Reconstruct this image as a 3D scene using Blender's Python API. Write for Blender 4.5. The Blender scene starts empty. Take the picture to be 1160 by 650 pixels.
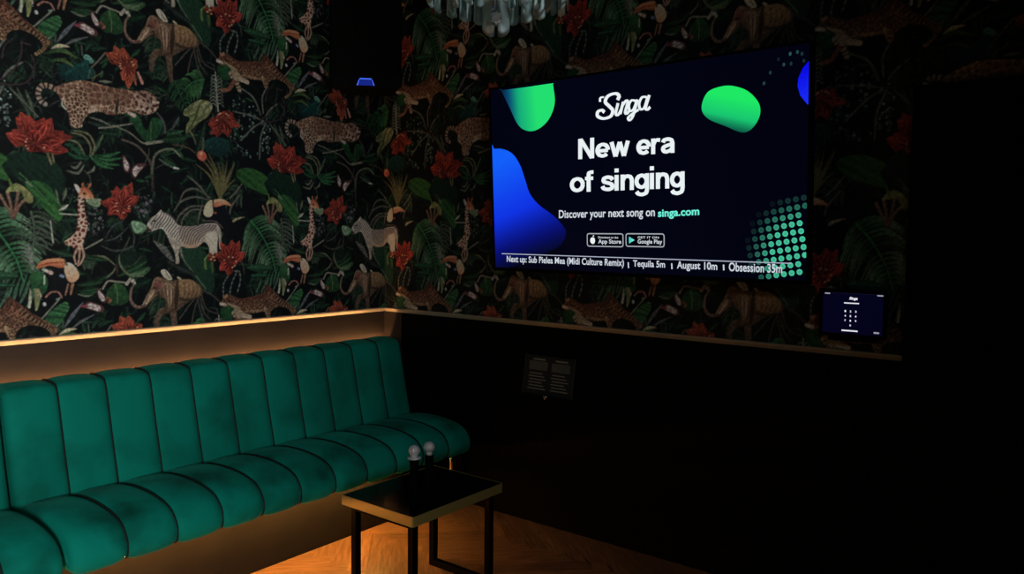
import bpy, bmesh, math, random
import numpy as np
from mathutils import Vector, Matrix
PI = math.pi
S = bpy.context.scene
C = S.collection
S.view_settings.view_transform = 'Standard'
S.view_settings.look = 'None'
S.view_settings.gamma = 1
S.view_settings.exposure = 0
S.view_settings.use_curve_mapping = False
random.seed(4)

# ------------------------------------------------------------------ camera
F, PITCH, ROLL, YAW = 886.03, 0.0645, 0.0106, 0.6631
CAM = np.array([-3.2582, -3.5285, 1.5])
_fw = np.array([math.cos(YAW)*math.cos(PITCH), math.sin(YAW)*math.cos(PITCH), -math.sin(PITCH)])
_r = np.array([math.sin(YAW), -math.cos(YAW), 0.0]); _u = np.cross(_r, _fw)
RT = _r*math.cos(ROLL)+_u*math.sin(ROLL); UP = -_r*math.sin(ROLL)+_u*math.cos(ROLL)
cd = bpy.data.cameras.new('camera'); cam = bpy.data.objects.new('camera', cd); C.objects.link(cam)
cd.sensor_width = 36; cd.lens = F/1160*36; cd.clip_start = .05; cd.clip_end = 60
M = Matrix.Identity(4)
for i in range(3):
    M[i][0] = RT[i]; M[i][1] = UP[i]; M[i][2] = -_fw[i]; M[i][3] = CAM[i]
cam.matrix_world = M
S.camera = cam

def ray(px, py): return _fw + RT*(px-580)/F - UP*(py-325)/F
def wall_pt(px, py):            # point of the left wall plane (y = 0) seen at a photo position -> (x, z)
    d = ray(px, py); t = -CAM[1]/d[1]; p = CAM+t*d
    return p[0], p[2]

# ------------------------------------------------------------------ helpers
def lin(c):
    return tuple((v/255/12.92 if v/255 <= .04045 else ((v/255+.055)/1.055)**2.4) for v in c)

def mat(name, col=(.5, .5, .5), rough=.5, metal=0, **kw):
    m = bpy.data.materials.new(name); m.use_nodes = True
    b = m.node_tree.nodes['Principled BSDF']
    b.inputs['Base Color'].default_value = (*col, 1)
    b.inputs['Roughness'].default_value = rough
    b.inputs['Metallic'].default_value = metal
    for k, v in kw.items():
        b.inputs[k.replace('_', ' ')].default_value = v
    return m

def noise_col(m, c1, c2, scale=8, detail=3, stretch=(1, 1, 1), lo=.35, hi=.65, bump=0):
    nt = m.node_tree; N = nt.nodes; b = N['Principled BSDF']
    tc = N.new('ShaderNodeTexCoord'); mp = N.new('ShaderNodeMapping'); mp.inputs['Scale'].default_value = stretch
    n = N.new('ShaderNodeTexNoise'); n.inputs['Scale'].default_value = scale; n.inputs['Detail'].default_value = detail
    r = N.new('ShaderNodeValToRGB'); r.color_ramp.elements[0].position = lo; r.color_ramp.elements[1].position = hi
    r.color_ramp.elements[0].color = (*c1, 1); r.color_ramp.elements[1].color = (*c2, 1)
    nt.links.new(tc.outputs['Object'], mp.inputs[0]); nt.links.new(mp.outputs[0], n.inputs['Vector'])
    nt.links.new(n.outputs['Fac'], r.inputs[0]); nt.links.new(r.outputs[0], b.inputs['Base Color'])
    if bump:
        bp = N.new('ShaderNodeBump'); bp.inputs['Strength'].default_value = bump; bp.inputs['Distance'].default_value = .01
        nt.links.new(n.outputs['Fac'], bp.inputs['Height']); nt.links.new(bp.outputs[0], b.inputs['Normal'])
    return m

def emit_mat(name, col, strength=1.0, attr=None):
    m = bpy.data.materials.new(name); m.use_nodes = True
    nt = m.node_tree; N = nt.nodes; b = N['Principled BSDF']
    b.inputs['Base Color'].default_value = (.004, .004, .005, 1); b.inputs['Roughness'].default_value = .25
    b.inputs['Specular IOR Level'].default_value = .1
    b.inputs['Emission Color'].default_value = (*col, 1); b.inputs['Emission Strength'].default_value = strength
    if attr:
        a = N.new('ShaderNodeAttribute'); a.attribute_name = attr
        nt.links.new(a.outputs['Color'], b.inputs['Emission Color'])
    return m

def obj(name, bm, m, parent=None, smooth=False, bevel=0):
    me = bpy.data.meshes.new(name); bm.normal_update(); bm.to_mesh(me); bm.free()
    if smooth:
        for p in me.polygons: p.use_smooth = True
    for x in (m if isinstance(m, (list, tuple)) else [m]): me.materials.append(x)
    o = bpy.data.objects.new(name, me); C.objects.link(o)
    if parent: o.parent = parent
    if bevel:
        b = o.modifiers.new('bevel', 'BEVEL'); b.width = bevel; b.segments = 2; b.limit_method = 'ANGLE'
    return o

def thing(name, label, cat, loc=(0, 0, 0), rotz=0, group=None):
    o = bpy.data.objects.new(name, None); C.objects.link(o); o.location = loc; o.rotation_euler = (0, 0, rotz)
    o.empty_display_size = .1
    o['label'] = label; o['category'] = cat
    if group: o['group'] = group
    return o

def struct(o, label=None):
    o['kind'] = 'structure'
    if label: o['label'] = label
    return o

def box(bm, x0, y0, z0, x1, y1, z1, mtx=None):
    vs = [bm.verts.new((x, y, z)) for x in (x0, x1) for y in (y0, y1) for z in (z0, z1)]
    if mtx:
        for v in vs: v.co = mtx @ v.co
    for f in ((0, 1, 3, 2), (4, 6, 7, 5), (0, 4, 5, 1), (2, 3, 7, 6), (0, 2, 6, 4), (1, 5, 7, 3)):
        bm.faces.new([vs[i] for i in f])
    return vs

def bx(*a, mtx=None):
    bm = bmesh.new(); box(bm, *a, mtx=mtx); bmesh.ops.recalc_face_normals(bm, faces=bm.faces); return bm

def lathe(prof, n=24, bm=None, c=(0, 0, 0), closed=True):
    bm = bm or bmesh.new(); rings = []
    for r, z in prof:
        if r < 1e-6: rings.append([bm.verts.new((c[0], c[1], c[2]+z))])
        else: rings.append([bm.verts.new((c[0]+r*math.cos(2*PI*i/n), c[1]+r*math.sin(2*PI*i/n), c[2]+z)) for i in range(n)])
    for a, b in zip(rings, rings[1:]):
        for i in range(n):
            j = (i+1) % n
            if len(a) == 1 and len(b) == 1: continue
            if len(a) == 1: bm.faces.new((a[0], b[j], b[i]))
            elif len(b) == 1: bm.faces.new((a[i], a[j], b[0]))
            else: bm.faces.new((a[i], a[j], b[j], b[i]))
    if closed:
        for rr in (rings[0], rings[-1]):
            if len(rr) > 1: bm.faces.new(rr)
    bmesh.ops.recalc_face_normals(bm, faces=bm.faces)
    return bm

def tube(pts, r, n=8, bm=None, cap=True):
    bm = bm or bmesh.new(); pts = [Vector(p) for p in pts]; rings = []
    for i, p in enumerate(pts):
        t = (pts[min(i+1, len(pts)-1)]-pts[max(i-1, 0)]).normalized()
        a = t.cross(Vector((0, 0, 1)));
        if a.length < .05: a = t.cross(Vector((1, 0, 0)))
        a.normalize(); b = t.cross(a)
        rr = r[i] if isinstance(r, (list, tuple)) else r
        rings.append([bm.verts.new(p+a*rr*math.cos(2*PI*k/n)+b*rr*math.sin(2*PI*k/n)) for k in range(n)])
    for a, b in zip(rings, rings[1:]):
        for k in range(n): bm.faces.new((a[k], a[(k+1) % n], b[(k+1) % n], b[k]))
    if cap:
        bm.faces.new(rings[0]); bm.faces.new(rings[-1])
    bmesh.ops.recalc_face_normals(bm, faces=bm.faces)
    return bm

def catmull(P, closed=True, k=5):
    P = [np.array(p, float) for p in P]; n = len(P); out = []
    rng = range(n) if closed else range(n-1)
    for i in rng:
        if closed: a, b, c, d = P[i-1], P[i], P[(i+1) % n], P[(i+2) % n]
        else: a, b, c, d = P[max(i-1, 0)], P[i], P[i+1], P[min(i+2, n-1)]
        for j in range(k):
            t = j/k
            out.append(.5*((2*b)+(-a+c)*t+(2*a-5*b+4*c-d)*t*t+(-a+3*b-3*c+d)*t**3))
    if not closed: out.append(P[-1])
    return np.array(out)

# ------------------------------------------------------------------ wallpaper artwork (a repeating tile painted in code)
PX, PZ = 1.205, 1.19           # repeat of the print in metres
RES = 480                      # samples per metre
TW, TH = int(round(PX*RES)), int(round(PZ*RES))
rs = np.random.RandomState(7)
tile = np.zeros((TH, TW, 3)); tile[:] = (8, 15, 17)

def to_m(pts): return np.array([wall_pt(*p) for p in pts])

def grid_for(lo, hi, pad=.006):
    i0 = int(math.floor((lo[0]-pad)*RES)); i1 = int(math.ceil((hi[0]+pad)*RES))
    j0 = int(math.floor((lo[1]-pad)*RES)); j1 = int(math.ceil((hi[1]+pad)*RES))
    X, Z = np.meshgrid((np.arange(i0, i1)+.5)/RES, (np.arange(j0, j1)+.5)/RES)
    return X, Z, np.arange(i0, i1) % TW, np.arange(j0, j1) % TH

def blend(I, J, a, col):
    ix = np.ix_(J, I)
    a = a[..., None]; tile[ix] = tile[ix]*(1-a)+np.asarray(col)*a

def inside(X, Z, P):
    m = np.zeros(X.shape, bool); n = len(P)
    for i in range(n):
        x1, z1 = P[i]; x2, z2 = P[(i+1) % n]
        if z1 == z2: continue
        c = ((z1 > Z) != (z2 > Z)) & (X < (x2-x1)*(Z-z1)/(z2-z1)+x1)
        m ^= c
    return m

def segd(X, Z, P):             # distance to a polyline and the parameter along it
    D = np.full(X.shape, 9.); T = np.zeros(X.shape); n = len(P)-1
    for i in range(n):
        a, b = P[i], P[i+1]; d = b-a; L = d@d+1e-12
        t = np.clip(((X-a[0])*d[0]+(Z-a[1])*d[1])/L, 0, 1)
        q = np.hypot(X-a[0]-t*d[0], Z-a[1]-t*d[1]); k = q < D
        D = np.where(k, q, D); T = np.where(k, (i+t)/n, T)
    return D, T

def worley(X, Z, cell, seed=0):
    r = np.random.RandomState(seed); R = r.rand(64, 64, 2)
    gx, gz = np.floor(X/cell).astype(int), np.floor(Z/cell).astype(int)
    d1 = np.full(X.shape, 9.); d2 = d1.copy()
    for a in (-1, 0, 1):
        for b in (-1, 0, 1):
            q = R[(gx+a) % 64, (gz+b) % 64]
            d = np.hypot((gx+a+q[..., 0])-X/cell, (gz+b+q[..., 1])-Z/cell)
            d2 = np.where(d < d1, d1, np.minimum(d2, d)); d1 = np.minimum(d, d1)
    return d1, d2

_LAT = np.random.RandomState(21).rand(256, 256)
def _vn(x, z):
    i, j = np.floor(x).astype(int), np.floor(z).astype(int); a, b = x-i, z-j; a = a*a*(3-2*a); b = b*b*(3-2*b)
    g = lambda p, q: _LAT[p % 256, q % 256]
    return (g(i, j)*(1-a)+g(i+1, j)*a)*(1-b)+(g(i, j+1)*(1-a)+g(i+1, j+1)*a)*b
def sn(X, Z, f, ph=0):         # soft value noise, roughly 0..1
    f = f*.45; x, z = X*f+ph*3.1, Z*f+ph*1.7
    return np.clip(.5+1.5*(.65*_vn(x, z)+.35*_vn(x*2.3, z*2.3)-.5), 0, 1)

def shape(pts, c1, c2=None, ang=90, tex=None, edge=None, smooth=True, a=1.0, grain=.25, tp=None):
    """filled figure: colour runs from c1 to c2 in direction ang (degrees), with an optional texture"""
    P = to_m(pts)
    if smooth: P = catmull(P)
    lo, hi = P.min(0), P.max(0); X, Z, I, J = grid_for(lo, hi)
    h = .25/RES; m = sum(inside(X+dx, Z+dz, P).astype(float) for dx in (-h, h) for dz in (-h, h))/4
    ca, sa = math.cos(math.radians(ang)), math.sin(math.radians(ang))
    q = (X-lo[0])*ca+(Z-lo[1])*sa; qq = [(x-lo[0])*ca+(z-lo[1])*sa for x, z in P]
    t = np.clip((q-min(qq))/(max(qq)-min(qq)+1e-9), 0, 1)[..., None]
    col = np.array(c1)*(1-t)+np.array(c2 if c2 else c1)*t
    col = col*(1-grain+2*grain*sn(X, Z, 260, len(pts)))[..., None]
    if tex:
        tp = tp or {}
        if tex in ('net', 'patch', 'dots'):
            d1, d2 = worley(X, Z, tp.get('cell', .03), tp.get('seed', 3)); e = d2-d1
            if tex == 'net': k = np.clip((e-.09)/.17, 0, 1)
            elif tex == 'patch': k = np.clip((e-.22)/.12, 0, 1)
            else: k = np.clip((.42-d1)/.15, 0, 1)
            k = k[..., None]; col = col*(1-k)+np.array(tp['c'])*k*(.7+.6*sn(X, Z, 500)[..., None])
        elif tex == 'stripe':
            aa = math.radians(tp.get('a', 90)); w = tp.get('w', .014)
            s_ = (X*math.cos(aa)+Z*math.sin(aa))/w+tp.get('warp', .6)*np.sin(Z*38+X*22)
            k = np.clip((np.sin(2*PI*s_)+tp.get('b', 0))*1.6, 0, 1)[..., None]*tp.get('k', 1)
            col = col*(1-k)+np.array(tp['c'])*k
    if edge:
        D, _ = segd(X, Z, np.vstack([P, P[:1]])); k = np.clip(1-(D-.001)/.005, 0, 1)[..., None]*.7
        col = col*(1-k)+np.array(edge)*k
    blend(I, J, m*a, col)

def stroke(pts, w0, w1, c1, c2=None, band=None, a=1.0, wm=None):
    """brush stroke: widths in photo pixels at both ends (wm in the middle)"""
    P = to_m(pts); P = catmull(P, False) if len(P) > 2 else P
    px = .0046*(1-.0012*(150-pts[0][0])) if pts[0][0] < 900 else .0046
    wmax = max(w0, w1, wm or 0)*px
    X, Z, I, J = grid_for(P.min(0), P.max(0), wmax+.004)
    D, T = segd(X, Z, P)
    if wm: W = np.where(T < .5, w0+(wm-w0)*T*2, wm+(w1-wm)*(T-.5)*2)
    else: W = w0+(w1-w0)*T
    m = np.clip((W*px/2-D)*RES+.5, 0, 1)
    t = T[..., None]; col = np.array(c1)*(1-t)+np.array(c2 if c2 else c1)*t
    col = col*(.8+.4*sn(X, Z, 300))[..., None]
    if band:
        k = (np.sin(T*2*PI*band[0]) > .1)[..., None]; col = np.where(k, np.array(band[1]), col)
    blend(I, J, m*a, col)

def leaf(b, t, w, col, vein=None, n=6, bend=0, a=1.0):
    b, t = np.array(b, float), np.array(t, float); d = t-b; L = np.hypot(*d); q = d/L; nrm = np.array([-q[1], q[0]])
    mid = (b+t)/2+nrm*bend; col = [c*.86 for c in col]
    if not vein or len(vein) < 3: vein = [c*1.5+12 for c in col]
    stroke([b, mid, t], w*.25, .4, [c*.6 for c in col], [min(255, c*1.1) for c in col], wm=w, a=a)
    o = nrm*w*.17; stroke([b+o, mid+o, t], w*.1, .4, [c*.95 for c in col], [c*1.5+4 for c in col], wm=w*.42, a=a*.8)
    m = max(4, int(L/4))
    for i in range(1, m):
        s_ = i/m; p = b+d*s_+nrm*bend*4*s_*(1-s_); hw = w*.46*(1-abs(2*s_-1)**2)
        for sg in (-1, 1): stroke([p, p+q*w*.35+nrm*sg*hw], .7, .3, vein if sg > 0 else [c*.35 for c in col], a=.45)
    stroke([b, mid, t], .9, .4, vein, a=.8)

def frond(spine, L, col, n=12, w=2.4, sides=(1, -1), droop=.25, c2=None, taper=.5, lean=.55):
    P = catmull([np.array(p, float) for p in spine], False, 6); m = len(P)
    for i in range(n):
        k = int(i/n*(m-2)); p = P[k]; d = P[k+1]-P[k]; d = d/(np.hypot(*d)+1e-9); nn = np.array([-d[1], d[0]])
        ll = L*(1-taper*i/n)*(.85+.3*rs.rand())
        for sg in sides:
            e = p+(d*lean+nn*sg)*ll*.85; mid = (p+e)/2-np.array([0, 1])*ll*.1; e = e+np.array([0, 1])*ll*droop
            s = .75+.5*rs.rand()
            stroke([p, mid, e], w*.5, .5, [c*.6*s for c in col], [c*s for c in (c2 or col)], wm=w)
    stroke(P, 1.6, .8, [c*1.1 for c in col])

def dots(cx, cy, rx, ry, n, col, r=(1, 2.4)):
    for _ in range(n):
        a, q = rs.rand()*2*PI, math.sqrt(rs.rand()); x, y = cx+rx*q*math.cos(a), cy+ry*q*math.sin(a)
        s = .4+.8*rs.rand(); w = r[0]+(r[1]-r[0])*rs.rand()
        stroke([(x, y), (x+rs.rand()*1.4, y+rs.rand()*1.4)], w, w, [c*s for c in col])

def bloom(outline, rays, c1=(172, 48, 34), c2=(120, 28, 24), edge=(165, 95, 70), hi=(205, 92, 70)):
    cx, cy = rays[0]; O = np.array(outline, float); n = len(O)
    tips = []
    for i in range(n):          # the corners that stand out are the petal tips
        d = np.hypot(*(O[i]-[cx, cy])); dm = (np.hypot(*(O[i-1]-[cx, cy]))+np.hypot(*(O[(i+1) % n]-[cx, cy])))/2
        if d > dm*.97: tips.append(O[i])
    shape([(cx+(x-cx)*.72, cy+(y-cy)*.72) for x, y in outline], [c*.55 for c in c2], c2, 90, grain=.4)
    R = np.mean([np.hypot(*(o-[cx, cy])) for o in O]); tips += [np.array(t, float) for t in rays[1:]]
    tips.sort(key=lambda t: -np.hypot(t[0]-cx, t[1]-cy))
    for k, t in enumerate(tips):
        d = t-[cx, cy]; L = np.hypot(*d); 
        if L < 4: continue
        q = d/L; nn = np.array([-q[1], q[0]]); b0 = np.array([cx, cy])+q*1.5; m = (b0+t)/2+nn*rs.uniform(-1.5, 1.5)+q*L*.06; w = max(4.5, R*.52)*rs.uniform(.8, 1.1)
        j = rs.uniform(.78, 1.12)
        stroke([b0, m, t], 2, .8, [c*.7*j for c in c2], [c*j for c in edge], wm=w+1.2)
        stroke([b0, m, t], 2, .4, [c*.55*j for c in c2], [c*j for c in c1], wm=w)
        for o in (-.3, -.12, .1, .28): stroke([b0+nn*o*w*.4, m+nn*o*w, t-q*1.5], .5, .3, [c*.5 for c in c2] if o in (-.3, .1) else [c*j for c in hi], wm=1.0, a=.7)
        stroke([b0, m-nn*w*.3, m-nn*w*.3+q*2], .6, .6, (50, 10, 12), wm=1.6, a=.5)
    for k in range(6):
        a_ = rs.rand()*2*PI; e = (cx+R*.4*math.cos(a_), cy+R*.35*math.sin(a_)); stroke([(cx, cy), e], .6, .5, (110, 50, 40)); stroke([e, (e[0]+.6, e[1])], 1.5, 1.5, (212, 150, 112))

def paint():
    # dim undergrowth
    for _ in range(520):
        x, y = 20+rs.rand()*300, 20+rs.rand()*310; a = rs.rand()*2*PI; l = 8+rs.rand()*22
        g = rs.rand(); col = (10+8*g, 22+20*g, 21+12*g)
        stroke([(x, y), (x+l*.5*math.cos(a)+2, y+l*.5*math.sin(a)-2), (x+l*math.cos(a), y+l*math.sin(a))], .6, .4, col, wm=1.5+3*rs.rand(), a=.8)
    for _ in range(46):
        x, y = 20+rs.rand()*262, 40+rs.rand()*270; a = rs.rand()*2*PI; l = 14+rs.rand()*16; g = rs.rand()
        frond([(x, y), (x+l*.5*math.cos(a)+2, y+l*.5*math.sin(a)-2), (x+l*math.cos(a), y+l*math.sin(a))], 8+8*rs.rand(), (20+22*g, 46+24*g, 34+14*g), n=7, w=1.6+rs.rand(), c2=(30+40*g, 62+30*g, 44+30*g))
    for _ in range(120):
        x, y = 20+rs.rand()*262, 40+rs.rand()*270; a = rs.rand()*2*PI; l = 8+rs.rand()*14; g = rs.rand()
        leaf((x, y), (x+l*math.cos(a), y+l*math.sin(a)*.8), 3+3*rs.rand(), (16+16*g, 44+26*g, 32+12*g), a=.9)
    for _ in range(70):
        x, y = 20+rs.rand()*262, 40+rs.rand()*270; a = rs.rand()*2*PI; l = 8+rs.rand()*16; g = rs.rand()
        stroke([(x, y), (x+l*.5*math.cos(a)+3, y+l*.5*math.sin(a)-3), (x+l*math.cos(a), y+l*math.sin(a))], .9, .5, (44+50*g, 56+44*g, 46+40*g), wm=1.5, a=.7)
    for _ in range(26): dots(20+rs.rand()*262, 40+rs.rand()*270, 7, 7, 9, (50, 70, 62), (.7, 1.5))
    G = (30, 72, 44); GD = (18, 46, 34); GL = (74, 112, 64); GY = (104, 112, 92)
    # large leaves
    shape([(0, 180), (26, 172), (58, 180), (70, 196), (72, 216), (60, 226), (40, 212), (18, 200), (2, 196)], (11, 32, 26), (18, 46, 34), 60, tex='stripe', tp=dict(a=40, w=.03, c=(20, 54, 38), k=.5, warp=.3))
    shape([(28, 207), (45, 205), (58, 214), (68, 230), (71, 243), (66, 251), (57, 244), (45, 231), (36, 219)], (40, 96, 44), (28, 70, 42), 120, tex='stripe', tp=dict(a=50, w=.03, c=(62, 122, 56), k=.6, warp=.2))
    stroke([(22, 196), (45, 218), (68, 248)], 1, .7, (70, 120, 60))
    shape([(267, 195), (280, 190), (295, 195), (303, 202), (299, 208), (304, 221), (290, 216), (275, 209)], (30, 72, 34), (44, 96, 44), 30, tex='stripe', tp=dict(a=60, w=.025, c=(58, 110, 50), k=.6, warp=.3))
    shape([(203, 280), (218, 278), (236, 290), (243, 322), (236, 334), (222, 318), (208, 298)], (20, 48, 36), (26, 62, 44), 100, tex='stripe', tp=dict(a=20, w=.014, c=(38, 76, 54), k=.5, warp=.1))
    stroke([(203, 284), (210, 297), (233, 327)], 1.5, 1, (92, 112, 92))
    stroke([(174, 273), (186, 283), (198, 299)], 1, 1.5, (98, 102, 98), wm=7)
    for i in range(6): stroke([(178+i*3.2, 276+i*3.6), (183+i*3.2, 274+i*3.6)], .8, .5, (40, 46, 48))
    leaf((190, 296), (222, 312), 9, (30, 44, 42), (60, 70, 66))
    shape([(130, 292), (148, 283), (166, 292), (160, 306), (142, 306)], (20, 44, 34), (16, 34, 28), 80)
    stroke([(140, 303), (152, 299), (160, 290)], 1, .6, (70, 84, 72))
    shape([(137, 303), (150, 307), (165, 302), (171, 304), (161, 313), (146, 313)], (70, 104, 66), (34, 70, 44), 90)
    shape([(232, 160), (245, 155), (258, 160), (259, 172), (246, 177), (234, 172)], (14, 44, 44), (20, 66, 62), 100)
    shape([(66, 74), (84, 72), (104, 76), (104, 88), (84, 92), (68, 88)], (12, 44, 44), (16, 66, 62), 40)
    # leaf behind the twig
    shape([(113, 21), (123, 11), (131, 15), (138, 26), (137, 38), (118, 36)], (30, 62, 38), (40, 84, 46), 60)
    stroke([(123, 12), (126, 24), (126, 36)], 1, .6, (96, 124, 76))
    stroke([(109, 14), (115, 7), (125, 10), (138, 15)], 2, 1.6, (140, 138, 122)); stroke([(137, 16), (141, 11)], 3.2, 2.4, (170, 164, 148))
    stroke([(134, 1), (150, 8), (161, 4)], 1.5, 1, (88, 118, 84), wm=3)
    leaf((140, 22), (165, 18), 9, GD, (38, 74, 46)); leaf((128, 4), (160, -4), 8, G, (60, 100, 64))
    # big palm, left
    frond([(284, 250), (296, 266), (307, 288), (312, 308)], 31, (40, 112, 66), n=15, w=2.8, droop=.3, c2=(96, 130, 100))
    frond([(318, 248), (320, 262), (318, 284), (314, 300)], 17, (64, 84, 66), n=8, w=2.2, sides=(-1,), droop=.25)
    for k in range(6): stroke([(25, 253+6.4*k), (41, 245+6.2*k), (59, 254+6*k)], .8, .8, (58, 72, 60), (84, 98, 84), wm=2.6)
    stroke([(25, 245), (24, 279)], 1.2, .8, (70, 84, 70)); stroke([(57, 250), (60, 275)], 1.2, 1.6, (160, 168, 150))
    for k in range(5): stroke([(24, 276+4*k), (33, 280+4.2*k), (38, 291+4*k)], .8, .8, (110, 118, 108), wm=2.2)
    for k in range(6): stroke([(52-7*k, 300+3*k), (46-7*k, 316+3*k), (43-7*k, 330+2*k)], .6, .6, (40, 96, 62), (82, 112, 88), wm=3)
    for k in range(5): stroke([(296+6*k, 313), (294+6*k, 322), (290+6*k, 331)], .6, .8, (44, 84, 62), (80, 104, 84), wm=2.2)
    leaf((308, 304), (279, 303), 9, (34, 84, 56), (60, 110, 76)); leaf((306, 312), (284, 312), 6, (30, 76, 52))
    shape([(34, 312), (46, 308), (54, 318), (50, 332), (38, 330)], (26, 70, 42), (44, 96, 54), 80)
    stroke([(40, 328), (42, 340), (41, 351)], 3, 2, (128, 138, 88), wm=5); stroke([(34, 326), (34, 338), (33, 348)], 1, 2.4, (120, 130, 100), (200, 205, 180), wm=3)
    stroke([(43, 328), (47, 338)], 2, 2.6, (150, 120, 96), (205, 190, 175)); stroke([(50, 312), (50, 322)], 1.6, 1.6, (170, 180, 160)); stroke([(50, 344), (50.6, 345)], 3, 3, (215, 220, 215))
    # flower stalk of the palm
    for p in ([(0, 221), (8, 235), (14, 246)], [(8, 217), (12, 232), (15, 246)], [(21, 215), (18, 232), (16, 247)], [(29, 225), (21, 234), (17, 246)]):
        stroke(p, 3, 2.2, (134, 104, 84), (104, 72, 60))
    shape([(6, 218), (12, 210), (20, 208), (30, 214), (37, 222), (36, 230), (29, 228), (24, 218), (14, 217)], (116, 116, 66), (140, 146, 92), 80)
    stroke([(10, 203), (14, 213)], 1.5, 3, (92, 124, 56)); stroke([(30, 206), (36, 211)], 2, 1, (120, 140, 110))
    leaf((67, 238), (77, 232), 5, (160, 166, 148)); stroke([(67, 242), (90, 243.5)], 1.3, 1.3, (178, 182, 166)); leaf((71, 227), (75, 213), 5, (84, 98, 76)); leaf((66, 230), (63, 214), 3, (80, 100, 76))
    leaf((70, 249), (90, 249), 6, (28, 58, 42))
    # ferns below the big bloom
    for t in ((136, 172), (138, 179), (135, 187), (128, 191)): leaf((101, 176), t, 5.5, (38, 92, 54), None, bend=3)
    for t in ((117, 152), (108, 165)): leaf((104, 176), t, 5, (64, 86, 62))
    for p in ([(80, 150), (94, 154), (102, 165), (102, 177)], [(84, 148), (100, 152), (107, 166), (103, 177)], [(76, 158), (88, 162), (96, 176)]): stroke(p, 1.2, 1, (112, 112, 82), wm=1.9)
    for p in ([(75, 193), (88, 196), (95, 187)], [(80, 188), (86, 190), (92, 183)], [(99, 196), (105, 193), (107, 188)]): stroke(p, .8, .8, (98, 106, 92), wm=3)
    for p in ([(100, 178), (88, 172), (78, 162)], [(98, 180), (86, 178), (76, 172)]): stroke(p, .8, .8, (30, 78, 50), wm=4)
    leaf((112, 150), (138, 152), 7, GD, (50, 80, 60)); leaf((100, 138), (128, 146), 6, (28, 52, 42), (60, 76, 66))
    stroke([(102, 133), (115, 137), (128, 144)], 1, 1, (104, 110, 100), wm=2)
    stroke([(112, 145), (124, 144), (150, 140)], 1.4, 1.4, (124, 126, 110))
    # branches of the small tree
    shape([(148, 134), (156, 131), (166, 148), (172, 134), (184, 137), (181, 151), (172, 161), (160, 156)], (24, 60, 38), (34, 84, 50), 90)
    stroke([(171, 138), (170.5, 158)], 1, 1, (74, 104, 68))
    stroke([(128, 142), (146, 150), (160, 161), (167, 162.5)], 1.2, 1.6, (118, 120, 102)); stroke([(166, 162.5), (184, 160)], 3, 2.6, (140, 140, 122))
    stroke([(138, 158), (155, 165), (168, 180), (172, 193), (173, 214)], 2, 2.6, (96, 92, 78), (58, 46, 46)); stroke([(172, 196), (174, 179), (182, 171), (195, 169), (204, 177)], 2.6, 2, (88, 92, 76), (112, 124, 100))
    leaf((184, 158), (212, 156), 9, (28, 66, 42), (52, 88, 60)); leaf((190, 152), (208, 148), 5, (40, 80, 54)); leaf((182, 175), (202, 191), 7, (30, 64, 44), (54, 86, 62)); leaf((180, 180), (196, 190), 4, (70, 92, 76))
    stroke([(197, 190), (202, 191)], 2, 1.6, (190, 200, 185)); stroke([(196, 164), (212, 167), (224, 176)], 1.4, 1.4, (86, 70, 54))
    stroke([(178, 128), (185, 138), (187, 150)], 1.8, 2.4, (78, 82, 80)); leaf((194, 147), (203, 132), 5, (62, 70, 70))
    stroke([(214, 147), (219, 155), (222, 164)], 2.2, 1.4, (96, 98, 76)); leaf((222, 176), (232, 140), 9, (26, 52, 40)); leaf((229, 172), (230, 156), 5, (74, 84, 64))
    # lily
    shape([(209, 124), (218, 117), (228, 113), (238, 116), (240, 124), (234, 133), (226, 138), (218, 146), (211, 152), (211, 142), (215, 134), (208, 130)], (112, 118, 70), (146, 150, 104), 60, tex='stripe', tp=dict(a=130, w=.03, c=(70, 82, 50), k=.6, warp=.4))
    stroke([(213, 148), (222, 132), (226, 118)], .6, .6, (60, 76, 44), wm=2)
    frond([(231, 90), (217, 94), (204, 108)], 21, (42, 100, 56), n=9, w=3, c2=(66, 122, 70)); frond([(198, 92), (205, 110), (212, 122)], 15, (30, 74, 46), n=7, w=2.6)
    # white fern and radiating stems
    stroke([(244, 82), (245, 104), (247, 126)], 1.2, 1.8, (150, 154, 140))
    for k in range(9):
        y = 86+k*4
        for sg in (-1, 1): stroke([(245, y+2), (245+sg*4, y-1), (245+sg*(6+k*.3), y+3)], 1.1, .6, (122, 128, 114))
    for p in ([(298, 137), (284, 131), (264, 126)], [(297, 138), (285, 146), (273, 159)], [(301, 139), (295, 156), (294, 180)], [(295, 130), (287, 111), (273, 100)], [(300, 133), (306, 124), (314, 118)], [(298, 128), (297, 110), (303, 98)]): stroke(p, 1.3, 1.3, (112, 120, 110), wm=1.7, a=.85)
    dots(284, 150, 24, 30, 70, (104, 132, 120), (.8, 2)); dots(272, 118, 10, 14, 14, (90, 110, 100), (.8, 1.8))
    leaf((318, 164), (310, 140), 4, (52, 66, 54)); leaf((322, 166), (316, 142), 4, (62, 76, 62)); leaf((324, 165), (305, 140), 3, (70, 80, 66))
    # spiky plant over the zebra
    for t, m in (((226, 178), (240, 195)), ((232, 176), (244, 196)), ((236, 174), (246, 197)), ((222, 186), (238, 200)), ((247, 184), (250, 200)), ((257, 183), (254, 202)), ((266, 184), (258, 204)), ((252, 186), (252, 202)), ((266, 203), (257, 212)), ((262, 190), (256, 205))):
        stroke([(249, 224), m, t], 2.4, .7, (108, 108, 62), (92, 84, 56), wm=2.2)
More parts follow.
